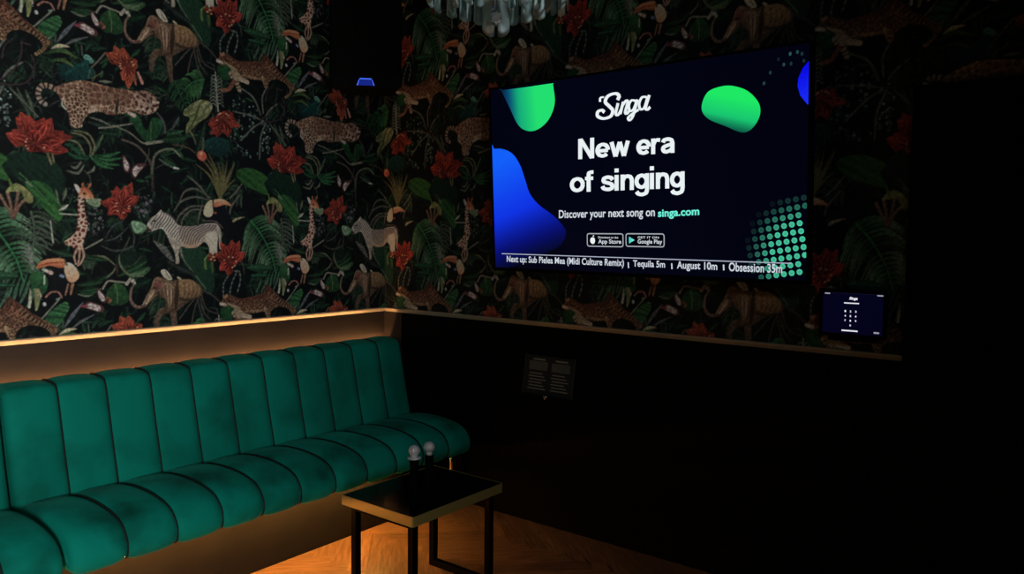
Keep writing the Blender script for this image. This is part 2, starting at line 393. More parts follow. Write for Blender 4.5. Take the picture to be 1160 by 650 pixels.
    for p in ([(238, 224), (222, 214), (209, 217), (203, 229)], [(238, 227), (220, 223), (204, 229), (197, 240)], [(234, 234), (216, 234), (203, 244), (200, 252)], [(231, 238), (217, 238), (207, 248), (205, 257)], [(229, 231), (226, 242), (224, 253)], [(212, 199), (226, 211), (237, 226)], [(260, 225), (268, 216), (274, 208)], [(259, 248), (262, 234), (272, 220)]): stroke(p, 1, .8, (92, 94, 84), wm=2.2)
    stroke([(258, 258), (266, 249), (276, 246)], 1, .8, (156, 148, 116), wm=2.6)
    # ground greens between the figures
    for p in ([(96, 282), (105, 277), (116, 271)],): stroke(p, 1, 1.4, (116, 120, 104), wm=2)
    for p in ([(118, 273), (132, 269), (145, 257)], [(114, 278), (130, 284), (149, 280)], [(119, 270), (128, 256), (140, 250)], [(150, 282), (152, 268), (146, 254)]): stroke(p, .8, .8, (58, 66, 64), wm=2)
    for p in ([(100, 290), (118, 291), (131, 301)], [(131, 301), (127, 309), (113, 318), (98, 322)], [(135, 289), (136, 300), (146, 311), (162, 313)], [(88, 333), (100, 335), (114, 327)]): stroke(p, .8, .8, (100, 112, 86), wm=2.2)
    stroke([(132, 300), (133, 312)], 3, 2, (52, 40, 42)); leaf((100, 324), (122, 312), 8, (22, 54, 36), (48, 80, 52)); leaf((92, 332), (112, 330), 6, (26, 66, 40))
    leaf((96, 291), (122, 295), 6, (26, 58, 38), (50, 84, 54)); leaf((60, 284), (84, 290), 8, (30, 62, 44), (54, 86, 60))
    dots(108, 250, 11, 15, 46, (92, 98, 98), (1, 2.2)); dots(162, 232, 12, 14, 50, (92, 92, 98), (1, 2.2))
    dots(5, 118, 8, 30, 30, (130, 150, 145), (.8, 2))
    # striped leaf, grey leaves, humming bird
    shape([(43, 29), (54, 21), (66, 18), (70, 26), (66, 33), (60, 42), (50, 41), (44, 36)], (40, 92, 54), (62, 118, 70), 40, tex='stripe', tp=dict(a=75, w=.022, c=(24, 60, 38), k=.8, warp=.4))
    stroke([(36, 32), (58, 13)], 1.8, 1.6, (116, 120, 108)); stroke([(56, 12), (60, 10)], 3, 3, (120, 140, 125))
    stroke([(64, 48), (74, 36), (86, 24)], 1, .8, (92, 100, 106), wm=4.6); stroke([(72, 52), (84, 46), (99, 42)], 1, .8, (92, 96, 98), wm=3); stroke([(58, 55), (67, 52), (78, 53)], 1, 1, (178, 172, 138), wm=4)
    leaf((50, 44), (58, 42), 5, (84, 118, 92)); stroke([(62, 48), (63, 40)], 1.2, 1, (80, 100, 84)); stroke([(92, 50), (93, 62)], 1, 1.6, (84, 96, 84))
    stroke([(50, 61), (70, 57), (87, 66)], 1, 1, (34, 66, 40), (84, 110, 62), wm=5); stroke([(56, 69), (70, 68), (84, 76)], 1, 1, (34, 66, 40), (96, 116, 62), wm=4)
    leaf((82, 10), (104, 12), 7, (28, 60, 38), (50, 84, 54)); leaf((80, 2), (108, 6), 7, (30, 62, 40), (50, 84, 54))
    shape([(94, 64), (99, 62), (106, 69), (104, 72), (98, 70)], (60, 130, 116), (120, 180, 160), 60); stroke([(99, 70), (86, 76), (74, 84)], 4, 2, (18, 74, 70)); stroke([(104, 76), (112, 68), (119, 60)], 1.4, 1.6, (112, 110, 96)); stroke([(100, 88), (102, 78)], 1.4, 1, (84, 104, 90))
    stroke([(112, 92), (126, 93)], 1, 1, (110, 118, 100), wm=3); stroke([(104, 89), (116, 82)], 1.4, 1, (90, 92, 60))
    # brown vines
    for p in ([(14, 44), (5, 52), (2, 66)], [(24, 46), (24, 60), (18, 75), (6, 87), (-4, 91)], [(0, 94), (15, 96), (30, 93), (38, 82), (39, 72), (35, 62)], [(25, 48), (34, 51)]): stroke(p, 1.6, 1.6, (58, 46, 48))
    # grass roots by the elephant
    for p in ([(228, 330), (215, 340), (200, 351)], [(226, 332), (214, 346), (203, 361)], [(225, 336), (220, 350), (217, 366)], [(228, 334), (234, 350), (246, 355)], [(229, 328), (240, 334), (250, 343)], [(227, 338), (230, 352), (238, 362)], [(224, 340), (228, 356), (233, 366)]): stroke(p, 1.3, 1, (76, 70, 64))
    dots(227, 330, 3, 3, 6, (90, 90, 88))
    # leopard
    stroke([(66, 103), (57, 98), (48, 97), (43, 104), (45, 113), (51, 118)], 5.5, 4.5, (165, 138, 112), (150, 140, 130), band=(9, (52, 40, 38)))
    shape([(63, 100), (72, 95), (91, 91), (111, 95), (126, 99), (140, 101), (152, 103), (166, 103), (175, 109), (180, 116), (177, 125), (168, 130), (158, 129), (150, 126), (137, 129), (124, 130), (111, 126), (101, 129), (94, 137), (92, 144), (80, 143), (78, 132), (74, 121), (68, 111)],
          (196, 170, 140), (166, 136, 108), 90, tex='net', tp=dict(cell=.027, c=(112, 74, 60), seed=5))
    shape([(74, 104), (92, 96), (112, 99), (128, 104), (146, 106), (146, 118), (128, 120), (108, 118), (90, 122), (78, 122)], (96, 58, 46), (120, 84, 66), 90, tex='dots', tp=dict(cell=.0105, c=(58, 34, 30), seed=15), a=.35)
    for k in range(16): stroke([(100+k*3.1, 127-.2*k+rs.rand()), (101+k*3.1, 123-.1*k)], .8, .5, (210, 190, 164), a=.6)
    shape([(78, 102), (94, 97), (98, 112), (100, 126), (93, 136), (91, 144), (81, 143), (80, 130), (74, 116)], (208, 184, 154), (176, 146, 116), 90, tex='net', tp=dict(cell=.016, c=(88, 56, 46), seed=9))
    shape([(152, 104), (166, 104), (174, 109), (180, 116), (176, 125), (168, 129), (159, 128), (153, 122)], (196, 166, 146), (150, 120, 100), 90, tex='dots', tp=dict(cell=.02, c=(70, 42, 38), seed=2))
    stroke([(72, 110), (70, 118), (75, 124)], 1, 1.6, (205, 195, 180)); stroke([(134, 112), (132, 122), (131, 134)], 1, 1, (40, 44, 38), wm=3)
    stroke([(173, 116), (179, 116)], 2, 2, (215, 190, 175)); stroke([(146, 128), (152, 131)], 3, 4, (205, 185, 165)); stroke([(101, 127), (108, 125)], 2, 2.5, (200, 175, 150))
    # elephant
    E1, E2, E3 = (84, 64, 50), (124, 98, 72), (158, 128, 92)
    for q in ([(183, 353), (178, 361), (177, 374)], [(196, 350), (197, 364), (199, 380)]): stroke(q, 7, 4, (112, 88, 70), (78, 64, 54))
    shape([(173, 318), (177, 314), (183, 314), (191, 318), (201, 317), (212, 316), (221, 319), (228, 327), (228, 334), (220, 339), (210, 343), (203, 350), (197, 354), (190, 354), (184, 357), (181, 354), (188, 345), (186, 338), (178, 335), (172, 340), (165, 347), (161, 345), (166, 334), (171, 325)], E1, E2, 90, grain=.3)
    shape([(203, 319), (213, 317), (222, 321), (226, 329), (220, 336), (210, 339), (203, 334)], (112, 84, 58), (160, 126, 84), 90, a=.9, grain=.25)
    for k in range(9): stroke([(206+k*2.4, 319+.3*k), (207+k*2.4, 329), (205+k*2.2, 337)], .6, .5, (90, 66, 46) if k % 2 else (172, 140, 98), wm=1.3, a=.45)
    stroke([(201, 319), (200, 332), (199, 350)], 2, 2, (44, 32, 26), wm=5, a=.75); stroke([(204, 338), (214, 340), (224, 336)], 2, 1, (40, 32, 26), wm=3, a=.6)
    shape([(185, 320), (191, 319), (197, 324), (198, 334), (195, 344), (191, 350), (188, 342), (184, 331)], (120, 92, 70), (150, 122, 98), 90, edge=(66, 46, 38), grain=.2)
    for k in range(5): stroke([(187+k*2.2, 322+k), (188+k*1.9, 334), (190+k*1.2, 347)], .6, .5, (182, 154, 126) if k % 2 else (84, 60, 48), wm=1.5, a=.7)
    shape([(173, 319), (178, 315), (184, 318), (184, 326), (178, 330), (173, 327)], (96, 66, 54), (126, 92, 74), 90, edge=(158, 130, 108)); shape([(177, 320), (182, 320), (182, 325), (178, 326)], (134, 76, 68), grain=.2, a=.8)
    shape([(172, 328), (175, 331), (170, 339), (164, 347), (161, 345), (167, 336)], (190, 166, 136), (168, 140, 112), 70, grain=.2); stroke([(173, 329), (167, 338), (163, 345)], .5, .5, (90, 66, 54), wm=1.2, a=.7)
    stroke([(174, 326), (175.5, 326.5)], 2, 1.4, (34, 24, 22)); stroke([(179, 331), (181, 338)], 2.5, 1, (60, 44, 36))
    stroke([(164, 346), (155, 348), (148, 341), (148, 330), (152, 321)], 3, 1.6, (104, 76, 64), (128, 104, 90)); stroke([(163, 345), (155, 346.5), (149, 340), (149, 331)], .6, .6, (156, 130, 112), wm=.9, a=.7); stroke([(150, 318), (153, 321)], 4, 2, (170, 164, 150))
    shape([(182, 307), (186, 305), (191, 309), (195, 316), (190, 317), (185, 313)], (196, 188, 164), (216, 208, 186), 90, grain=.15); stroke([(187, 307), (192, 315)], .8, .8, (90, 80, 70))
    stroke([(204, 316), (201, 314)], 2.4, 1.6, (190, 178, 144))
    # giraffe
    for p in ([(89, 276), (90, 288), (88, 301)], [(88, 280), (84, 290), (86, 299)], [(92, 279), (95, 290), (90, 300)]): stroke(p, 2.6, 1.4, (176, 140, 120))
    shape([(89, 219), (94, 221), (96, 240), (99, 256), (95, 272), (91, 283), (87, 281), (79, 279), (73, 274), (80, 268), (86, 262), (88, 248), (88, 231)], (214, 178, 154), (220, 190, 170), 90, tex='patch', tp=dict(cell=.019, c=(104, 44, 40), seed=11), grain=.08)
    shape([(89, 220), (90, 214), (96, 212), (103, 217), (106, 225), (102, 228), (95, 224)], (214, 160, 118), (176, 86, 50), 70, grain=.15)
    shape([(84, 209), (88, 210), (91, 216), (88, 218)], (214, 206, 196), grain=.05); stroke([(94, 214), (93.5, 208)], 1.6, 2.2, (176, 96, 62)); stroke([(99, 214), (102, 209)], 1.6, 2.2, (176, 96, 62)); stroke([(95, 219), (96, 219.5)], 2, 2, (34, 20, 18))
    shape([(97, 226), (106, 225), (114, 226), (112, 234), (102, 232)], (118, 140, 108), (140, 164, 130), 90)
    # zebra
    shape([(166, 258), (169, 249), (177, 243), (184, 240), (192, 244), (200, 253), (206, 256), (220, 256), (235, 253), (246, 254), (250, 262), (250.5, 280), (248.5, 281), (247, 266), (246, 278), (245, 289), (238, 289), (236, 279), (231, 274), (223, 280), (212, 281), (205, 279), (202, 287), (203, 297), (199, 298), (198, 287), (192, 274), (188, 265), (183, 259), (175, 261), (169, 263)],
          (168, 160, 142), (186, 180, 168), 90, grain=.2)
    shape([(169, 250), (177, 244), (184, 241), (192, 245), (199, 254), (204, 262), (203, 274), (196, 268), (189, 263), (183, 257), (174, 259)], (196, 190, 178), tex='stripe', tp=dict(a=-20, w=.0125, c=(52, 48, 52), k=.85, warp=.7, b=-.1), grain=.05, a=.9)
    shape([(203, 257), (220, 256), (235, 254), (246, 255), (240, 262), (230, 268), (222, 276), (208, 276), (204, 268)], (178, 160, 138), (150, 140, 136), 90, tex='stripe', tp=dict(a=136, w=.0125, c=(56, 48, 52), k=.85, warp=.9, b=-.05), grain=.05, a=.9)
    shape([(207, 277), (222, 277), (228, 273), (223, 279.5), (212, 280.5)], (186, 146, 108), grain=.05, a=.7); shape([(232, 266), (243, 262), (246, 274), (244, 287), (239, 287), (236, 278)], (212, 206, 184), grain=.08, a=.8)
    stroke([(166, 259), (170, 261)], 4, 3, (70, 56, 56)); stroke([(174, 250), (175.5, 250)], 1.8, 1.8, (30, 26, 28)); stroke([(178, 243), (182, 239)], 1.4, 2, (200, 196, 184)); stroke([(204, 280), (207, 292)], 1.8, 1, (130, 130, 120))
    for k in range(7): stroke([(170+k*1.8, 251-k*.9), (172+k*1.8, 260-k*.4)], .6, .4, (60, 56, 60), a=.7)
    stroke([(184, 240), (193, 244), (202, 253)], 1, .8, (80, 74, 74), wm=2, a=.8)
    shape([(148, 252), (155, 250), (166, 256), (162, 263), (153, 264)], (110, 152, 116), (136, 176, 140), 90, edge=(60, 100, 66))
    # toucans
    shape([(240, 232), (256, 236), (263, 250), (276, 274), (266, 277), (246, 254), (240, 247)], (9, 14, 18), (14, 22, 30), 90); stroke([(230, 250), (244, 251), (252, 258)], 1.6, 1.2, (92, 80, 80))
    shape([(232, 233), (236, 228), (240, 227), (241.5, 238), (240, 244), (235, 246), (230.5, 242)], (214, 206, 172), (196, 186, 150), 90, grain=.06)
    shape([(241, 227), (251, 225.5), (258.5, 229), (262, 233.5), (254, 232), (243, 234.5)], (186, 100, 66), (228, 190, 144), 90, grain=.06); stroke([(241, 226), (241.5, 237)], 1.2, 1.2, (16, 16, 18)); stroke([(243, 241), (244, 241)], 2, 2, (170, 90, 60))
    shape([(58, 304), (73, 304), (78, 318), (84, 320), (72, 334), (54, 341), (46, 337), (58, 324)], (10, 14, 18), (16, 22, 28), 60)
    shape([(41, 304), (45, 297), (56, 293), (71, 293), (75, 299), (70, 303.5), (57, 301), (47, 303)], (176, 92, 54), (228, 160, 112), 90, grain=.06); stroke([(44, 301), (56, 298), (71, 297)], .6, .6, (150, 60, 36), wm=1.6)
    shape([(74, 299), (80, 298), (87, 305), (89.5, 313), (84, 319.5), (77, 318), (73, 308)], (206, 150, 108), (218, 208, 184), 90, grain=.06); stroke([(73, 296), (75.5, 300)], 2, 2, (100, 96, 70))
    stroke([(48, 305), (58, 309)], 2, 4, (196, 192, 178), (206, 170, 160)); stroke([(69, 312), (71, 313)], 3, 3, (120, 140, 170)); stroke([(52, 336), (58, 331), (66, 331), (70, 337)], 2, 1.6, (150, 104, 88)); stroke([(82, 322), (80, 333)], 3, 2, (150, 110, 76)); stroke([(77, 322), (74, 334)], 2, 1.6, (140, 100, 84))
    # flowers
    bloom([(7, 151), (14, 147), (20, 148), (18, 133), (23, 127), (32, 131), (41, 140), (50, 134), (58, 134), (60, 147), (72, 149), (82, 155), (74, 162), (77, 171), (62, 174), (46, 176), (34, 175), (26, 167), (21, 158), (13, 153)], [(40, 162), (23, 131), (31, 136), (53, 138), (74, 153), (72, 160), (14, 150), (60, 170), (34, 172), (44, 148)])
    stroke([(54, 174), (58, 186)], 2.4, 1.6, (126, 116, 84)); stroke([(59, 174), (61, 184)], 2, 1.6, (110, 104, 74))
    bloom([(113, 228), (121, 226), (128, 228), (126, 216), (132, 211), (138, 220), (142, 211), (149, 207), (153, 215), (157, 222), (153, 235), (145, 244), (138, 249), (130, 244), (122, 243), (119, 236)], [(138, 234), (117, 229), (131, 214), (148, 210), (154, 223), (147, 240), (124, 241), (138, 246)])
    bloom([(120, 60), (129, 52), (139, 54), (145, 65), (155, 69), (159, 78), (154, 92), (145, 100), (139, 91), (137, 81), (126, 73)], [(143, 74), (123, 60), (131, 55), (138, 58), (156, 76), (151, 90), (144, 97), (130, 70)], c1=(186, 82, 42), c2=(150, 54, 42))
    stroke([(156, 82), (161, 94)], 2, 3, (206, 140, 124)); stroke([(150, 84), (154, 96)], 1.6, 1.6, (170, 96, 76))
    bloom([(236, 142), (244, 129), (254, 123), (266, 127), (272, 143), (262, 145), (258, 155), (251, 150), (245, 155), (239, 152)], [(252, 134), (239, 145), (246, 151), (256, 152), (269, 141), (264, 129)], c1=(148, 34, 26), c2=(150, 54, 42))
    bloom([(249, 275), (257, 278), (263, 272), (271, 273), (277, 286), (271, 296), (266, 306), (258, 312), (249, 306), (251, 298), (246, 287)], [(260, 297), (253, 278), (266, 275), (274, 285), (270, 295), (252, 304), (258, 309)], c1=(182, 52, 40), c2=(140, 28, 26), edge=(190, 90, 74))
    bloom([(235, 289), (246, 288), (245, 297), (239, 298)], [(241, 293), (237, 290)], edge=(190, 120, 70)); stroke([(236, 289), (232, 294), (233, 304)], 1.5, 2.5, (96, 124, 66)); stroke([(240, 298), (241, 308)], 3, 2, (70, 96, 50))
    stroke([(228, 176), (229, 177)], 9, 9, (196, 92, 66)); stroke([(227, 174), (228, 174)], 3, 3, (230, 160, 120))
    # butterflies
    def wing(p):
        shape(p, (70, 40, 44), (96, 58, 60), 60, grain=.2); c_ = np.mean(p, 0)
        shape([tuple(c_+(np.array(q)-c_)*.72) for q in p], (186, 166, 160), (214, 194, 188), 60, grain=.3)
        stroke([p[0], tuple(c_), p[len(p)//2]], .7, .5, (90, 54, 56), a=.7)
    wing([(85, 28), (92, 25), (101, 29), (110, 36), (108, 42), (100, 38), (91, 33)]); wing([(102, 13), (106, 15), (114, 29), (109, 31), (104, 23)]); stroke([(114, 26), (118, 30), (116, 32)], 2, 1.5, (150, 84, 60)); stroke([(85, 28), (91, 30)], 3, 2, (130, 56, 72))
    wing([(139, 176), (143, 180), (147, 188), (145, 196), (140, 192)]); wing([(148, 194), (154, 186), (165, 186), (158, 195), (152, 203)])
    stroke([(157, 188), (165, 186)], 3, 1.5, (90, 60, 60))
    # bead strands, then the cheetah
    for p in ([(258, 313), (253, 322), (253, 335)], [(266, 307), (271, 308), (272, 318), (269, 330)], [(268, 308), (262, 322), (260, 335)]): stroke(p, 1.6, 1.6, (104, 116, 108), band=(6, (52, 62, 62)))
    shape([(250, 350), (262, 346), (268, 354), (262, 362), (252, 362)], (22, 60, 36), (34, 82, 46), 60)
    shape([(250, 344), (254, 337), (261, 334), (268, 337), (276, 338), (291, 334), (298, 331), (302, 322), (309, 328), (317, 336), (326, 343), (335, 350), (333, 355), (325, 349), (316, 347), (308, 351), (305, 359), (302, 359), (302, 353), (291, 354), (280, 356), (278, 360), (268, 359), (267, 351), (260, 346), (254, 348)],
          (138, 108, 78), (98, 58, 42), 90, tex='dots', tp=dict(cell=.0095, c=(56, 34, 28), seed=4), grain=.35)
    stroke([(270, 340), (285, 338), (298, 336)], 2, 1, (84, 44, 34), wm=5, a=.5); stroke([(308, 331), (320, 341), (332, 351)], 2, 1, (66, 38, 30), wm=3, a=.6); stroke([(280, 352), (292, 352), (304, 350)], 1, 1, (170, 140, 104), wm=2, a=.6)
    stroke([(262, 84), (268, 94), (271, 102)], 6, 4, (160, 142, 112), (170, 150, 120), band=(5, (84, 66, 54))); stroke([(265, 92), (259, 101), (251, 102)], 4, 3, (120, 72, 54), (140, 90, 66)); stroke([(297, 87), (299, 96)], 2.4, 1.2, (160, 130, 96))
    shape([(257, 343), (266, 345), (276, 354), (278, 360), (268, 359), (266, 351), (260, 346)], (190, 172, 140), (166, 140, 104), 90, tex='stripe', tp=dict(a=70, w=.014, c=(80, 60, 48), k=.5), grain=.1)
    stroke([(250, 344), (255, 345)], 3, 2.6, (206, 190, 168)); stroke([(258, 340), (260, 341)], 1.6, 1.6, (34, 22, 20)); stroke([(254, 337), (257, 334)], 3, 2, (160, 110, 80)); stroke([(276, 357), (283, 359)], 4, 4, (190, 168, 142))
    stroke([(14, 14), (28, 29), (42, 40), (50, 49), (49, 56), (41, 61)], 5, 3.6, (118, 88, 64), (150, 122, 88), band=(17, (40, 26, 24)))

paint()
albedo = np.array(tile)/255
albedo = np.where(albedo <= .04045, albedo/12.92, ((albedo+.055)/1.055)**2.4)
_gx, _gz = np.meshgrid(np.arange(TW)/RES, np.arange(TH)/RES)
_g = albedo.mean(2, keepdims=True); albedo = _g+(albedo-_g)*.88
albedo = np.clip(albedo*1.42*(.72+.56*sn(_gx, _gz, 520, 3))[..., None], 0, .9)

def sample(s, z):
    fx, fz = s*RES-.5, z*RES-.5; i, j = np.floor(fx).astype(int), np.floor(fz).astype(int)
    a, b = (fx-i)[..., None], (fz-j)[..., None]
    g = lambda ii, jj: albedo[jj % TH, ii % TW]
    return (g(i, j)*(1-a)+g(i+1, j)*a)*(1-b)+(g(i, j+1)*(1-a)+g(i+1, j+1)*a)*b

wp_mat = mat('printed_wallpaper', rough=.62)
_n = wp_mat.node_tree.nodes.new('ShaderNodeAttribute'); _n.attribute_name = 'print'
wp_mat.node_tree.links.new(_n.outputs['Color'], wp_mat.node_tree.nodes['Principled BSDF'].inputs['Base Color'])
wp_mat.node_tree.nodes['Principled BSDF'].inputs['Specular IOR Level'].default_value = .25

def wallpaper(s, z, place, parent):
    Sg, Zg = np.meshgrid(s, z); nx, nz = len(s), len(z)
    co = place(Sg.ravel(), Zg.ravel()).astype(np.float32)
    idx = np.arange(nx*nz).reshape(nz, nx)
    q = np.stack([idx[:-1, :-1], idx[:-1, 1:], idx[1:, 1:], idx[1:, :-1]], -1).reshape(-1, 4)
    me = bpy.data.meshes.new('wallpaper')
    me.vertices.add(len(co)); me.vertices.foreach_set('co', co.ravel())
    me.loops.add(q.size); me.loops.foreach_set('vertex_index', q.ravel().astype(np.int32))
    me.polygons.add(len(q)); me.polygons.foreach_set('loop_start', np.arange(0, q.size, 4, dtype=np.int32))
    me.update(calc_edges=True)
    at = me.color_attributes.new('print', 'FLOAT_COLOR', 'POINT')
    c = np.ones((nx*nz, 4), np.float32); c[:, :3] = sample(Sg.ravel(), Zg.ravel())
    at.data.foreach_set('color', c.ravel())
    me.materials.append(wp_mat)
    o = bpy.data.objects.new('wallpaper', me); C.objects.link(o); o.parent = parent
    return o

# ------------------------------------------------------------------ materials
BLACK = mat('matt_black_paint', (.0018, .0018, .0018), .75, Specular_IOR_Level=.1)
PANEL = noise_col(mat('dark_brown_panel', rough=.6), (.020, .0145, .011), (.026, .019, .014), 6)
PLINTH = noise_col(mat('dark_plinth_board', rough=.7, Specular_IOR_Level=.1), (.010, .0095, .0095), (.013, .0125, .012), 6)
DARK = mat('dark_room_paint', (.008, .008, .008), .8, Specular_IOR_Level=.1)
GOLD = mat('brushed_brass', (.44, .35, .11), .45, .3)
GOLDR = mat('brass_trim', (.72, .62, .46), .45, .4)
BLKMETAL = mat('black_powder_coat', (.002, .002, .0025), .5, 0, Specular_IOR_Level=.06)
BLKPLASTIC = mat('black_plastic', (.0016, .0016, .002), .6, Specular_IOR_Level=.08)
GLASSTOP = mat('black_table_glass', (.0012, .0012, .0016), .1, Specular_IOR_Level=.14)
CHROME = mat('chrome', (.75, .7, .68), .18, 1)
SILVER = mat('silver_mesh', (.92, .95, .96), .3, .35)

# ------------------------------------------------------------------ room shell
RX, RY, RZ = -5.2, -5.2, 3.05
HR = 1.052
w = struct(obj('wall_left', bx(RX, 0, 0, .12, .12, RZ), PANEL))
sL = np.concatenate([np.arange(RX+.005, -3.2, .008), np.arange(-3.2, -2.25, .0055), np.arange(-2.25, 0, .0034), [0]])
zz = np.arange(HR, RZ, .0034)
wallpaper(sL, zz, lambda s, z: np.stack([s, np.full_like(s, -.0015), z], -1), w)
w = struct(obj('wall_right', bx(0, RY, 0, .12, 0, RZ), BLACK))
sR = np.concatenate([np.arange(0, 3.6, .0045), np.arange(3.6, -RY-.01, .012)])
wallpaper(sR, np.arange(HR, RZ, .0045), lambda s, z: np.stack([np.full_like(s, -.0015), -s, z], -1), w)
struct(obj('wall_back', bx(RX-.12, RY-.12, 0, .12, RY, RZ), DARK))
struct(obj('wall_side', bx(RX-.12, RY, 0, RX, .12, RZ), DARK))
struct(obj('ceiling', bx(RX-.12, RY-.12, RZ, .12, .12, RZ+.1), DARK))

# herringbone oak floor: one mesh, every plank a bevelled face with its own tone
def floor():
    w_, n = .085, 6; L = w_*n; bm = bmesh.new(); lay = bm.loops.layers.float_color.new('tone'); uvl = bm.loops.layers.uv.new('grain')
    ca = math.cos(PI/4); g = .0007
    def plank(x0, y0, x1, y1, horiz):
        pts = [(x0+g, y0+g), (x1-g, y0+g), (x1-g, y1-g), (x0+g, y1-g)]
        P = [((x-y)*ca-2.4, (x+y)*ca-2.6) for x, y in pts]
        cx = sum(p[0] for p in P)/4; cy = sum(p[1] for p in P)/4
        if not (RX-.1 < cx < .1 and RY-.1 < cy < .1): return
        P = [(min(max(x, RX), 0), min(max(y, RY), 0)) for x, y in P]
        vs = [bm.verts.new((x, y, 0)) for x, y in P]
        try: f = bm.faces.new(vs)
        except ValueError: return
        t = random.uniform(.72, 1.2); r0 = random.random()*50
        for l, (x, y) in zip(f.loops, pts):
            l[lay] = (t, t*random.uniform(.98, 1.0), t, 1)
            l[uvl].uv = ((x+r0, y*9) if horiz else (y+r0, x*9))
    for a in range(-130, 131):
        for b in range(-16, 17):
            ox, oy = a*w_+b*L, a*w_-b*L
            if abs(ox) > 8 or abs(oy) > 8: continue
            plank(ox, oy, ox+L, oy+w_, True); plank(ox, oy+w_, ox+w_, oy+w_+L, False)
    box(bm, RX, RY, -.06, 0, 0, -.001)
    m = mat('herringbone_oak', rough=.42); nt = m.node_tree; N = nt.nodes; b_ = N['Principled BSDF']
    at = N.new('ShaderNodeAttribute'); at.attribute_name = 'tone'
    uv = N.new('ShaderNodeUVMap'); uv.uv_map = 'grain'
    ns = N.new('ShaderNodeTexNoise'); ns.inputs['Scale'].default_value = 7; ns.inputs['Detail'].default_value = 5; ns.inputs['Roughness'].default_value = .62
    rp = N.new('ShaderNodeValToRGB'); rp.color_ramp.elements[0].position = .32; rp.color_ramp.elements[1].position = .68
    rp.color_ramp.elements[0].color = (.17, .085, .04, 1); rp.color_ramp.elements[1].color = (.38, .215, .11, 1)
    mx = N.new('ShaderNodeMix'); mx.data_type = 'RGBA'; mx.blend_type = 'MULTIPLY'; mx.inputs[0].default_value = 1
    nt.links.new(uv.outputs[0], ns.inputs['Vector']); nt.links.new(ns.outputs['Fac'], rp.inputs[0])
    nt.links.new(rp.outputs[0], mx.inputs[6]); nt.links.new(at.outputs['Color'], mx.inputs[7]); nt.links.new(mx.outputs[2], b_.inputs['Base Color'])
    b_.inputs['Specular IOR Level'].default_value = .3
    return struct(obj('floor', bm, m))
floor()

# brass rail along both walls (half-round moulding)
def rail(name, a, b, nrm):
    bm = bmesh.new(); r = []
    for P in (a, b):
        ring = [bm.verts.new((P[0]+nrm[0]*d, P[1]+nrm[1]*d, P[2]+z)) for d, z in [(0, .012), (.014, .0115), (.0175, .009), (.0155, .004), (.0035, -.0115), (0, -.012)]]
        r.append(ring)
    k = len(r[0])
    for i in range(k-1): bm.faces.new((r[0][i], r[0][i+1], r[1][i+1], r[1][i]))
    bm.faces.new(r[0]); bm.faces.new(r[1]); bmesh.ops.recalc_face_normals(bm, faces=bm.faces)
    return struct(obj(name, bm, GOLDR))
rail('trim_1', (RX, -.002, HR), (0, -.002, HR), (0, -1))
rail('trim_2', (-.002, -.016, HR), (-.002, -2.885, HR), (-1, 0))

# door at the right, black, flush frame on the wall
bm = bx(-.035, -3.80, 0, 0, -2.885, 2.072)
door = struct(obj('door_1', bm, BLACK, bevel=.003), 'plain black door in a black frame at the right end of the wall')
o = obj('door_leaf', bx(-.045, -3.73, .01, -.036, -2.955, 2.0), BLACK, door, bevel=.003)
bm = tube([(-.046, -3.65, 1.0), (-.09, -3.65, 1.0), (-.09, -3.53, 1.0)], .009); obj('door_handle', bm, BLKMETAL, door, True)

# ------------------------------------------------------------------ banquettes
VELVET = mat('emerald_velvet', (0, .1, .08), .85, Sheen_Weight=.18, Sheen_Roughness=.35, Specular_IOR_Level=.15)
VELVET.node_tree.nodes['Principled BSDF'].inputs['Sheen Tint'].default_value = (.1, .8, .65, 1)
noise_col(VELVET, (.0001, .092, .064), (.0003, .275, .205), 4.4, 4, lo=.33, hi=.57, bump=.12)
SEAM = mat('crease_shade_piping', (.0005, .008, .006), .8)  # green piping, darkened to carry the shade of the creases
VELVETB = VELVET.copy(); VELVETB.name = 'emerald_velvet_back'
for e_, c_ in zip([n for n in VELVETB.node_tree.nodes if n.type == 'VALTORGB'][0].color_ramp.elements, ((.0002, .140, .100, 1), (.0003, .235, .172, 1))): e_.color = c_
BACKP = [(-.066, .36), (-.066, .62), (-.066, .81), (-.070, .862), (-.105, .902), (-.205, .896), (-.232, .87), (-.25, .80), (-.272, .70), (-.295, .60), (-.315, .52), (-.33, .44), (-.32, .36)]
SEATP = [(-.31, .34), (-.31, .45), (-.36, .478), (-.47, .492), (-.58, .492), (-.675, .480), (-.742, .456), (-.78, .412), (-.786, .37), (-.77, .34), (-.72, .334), (-.50, .332)]

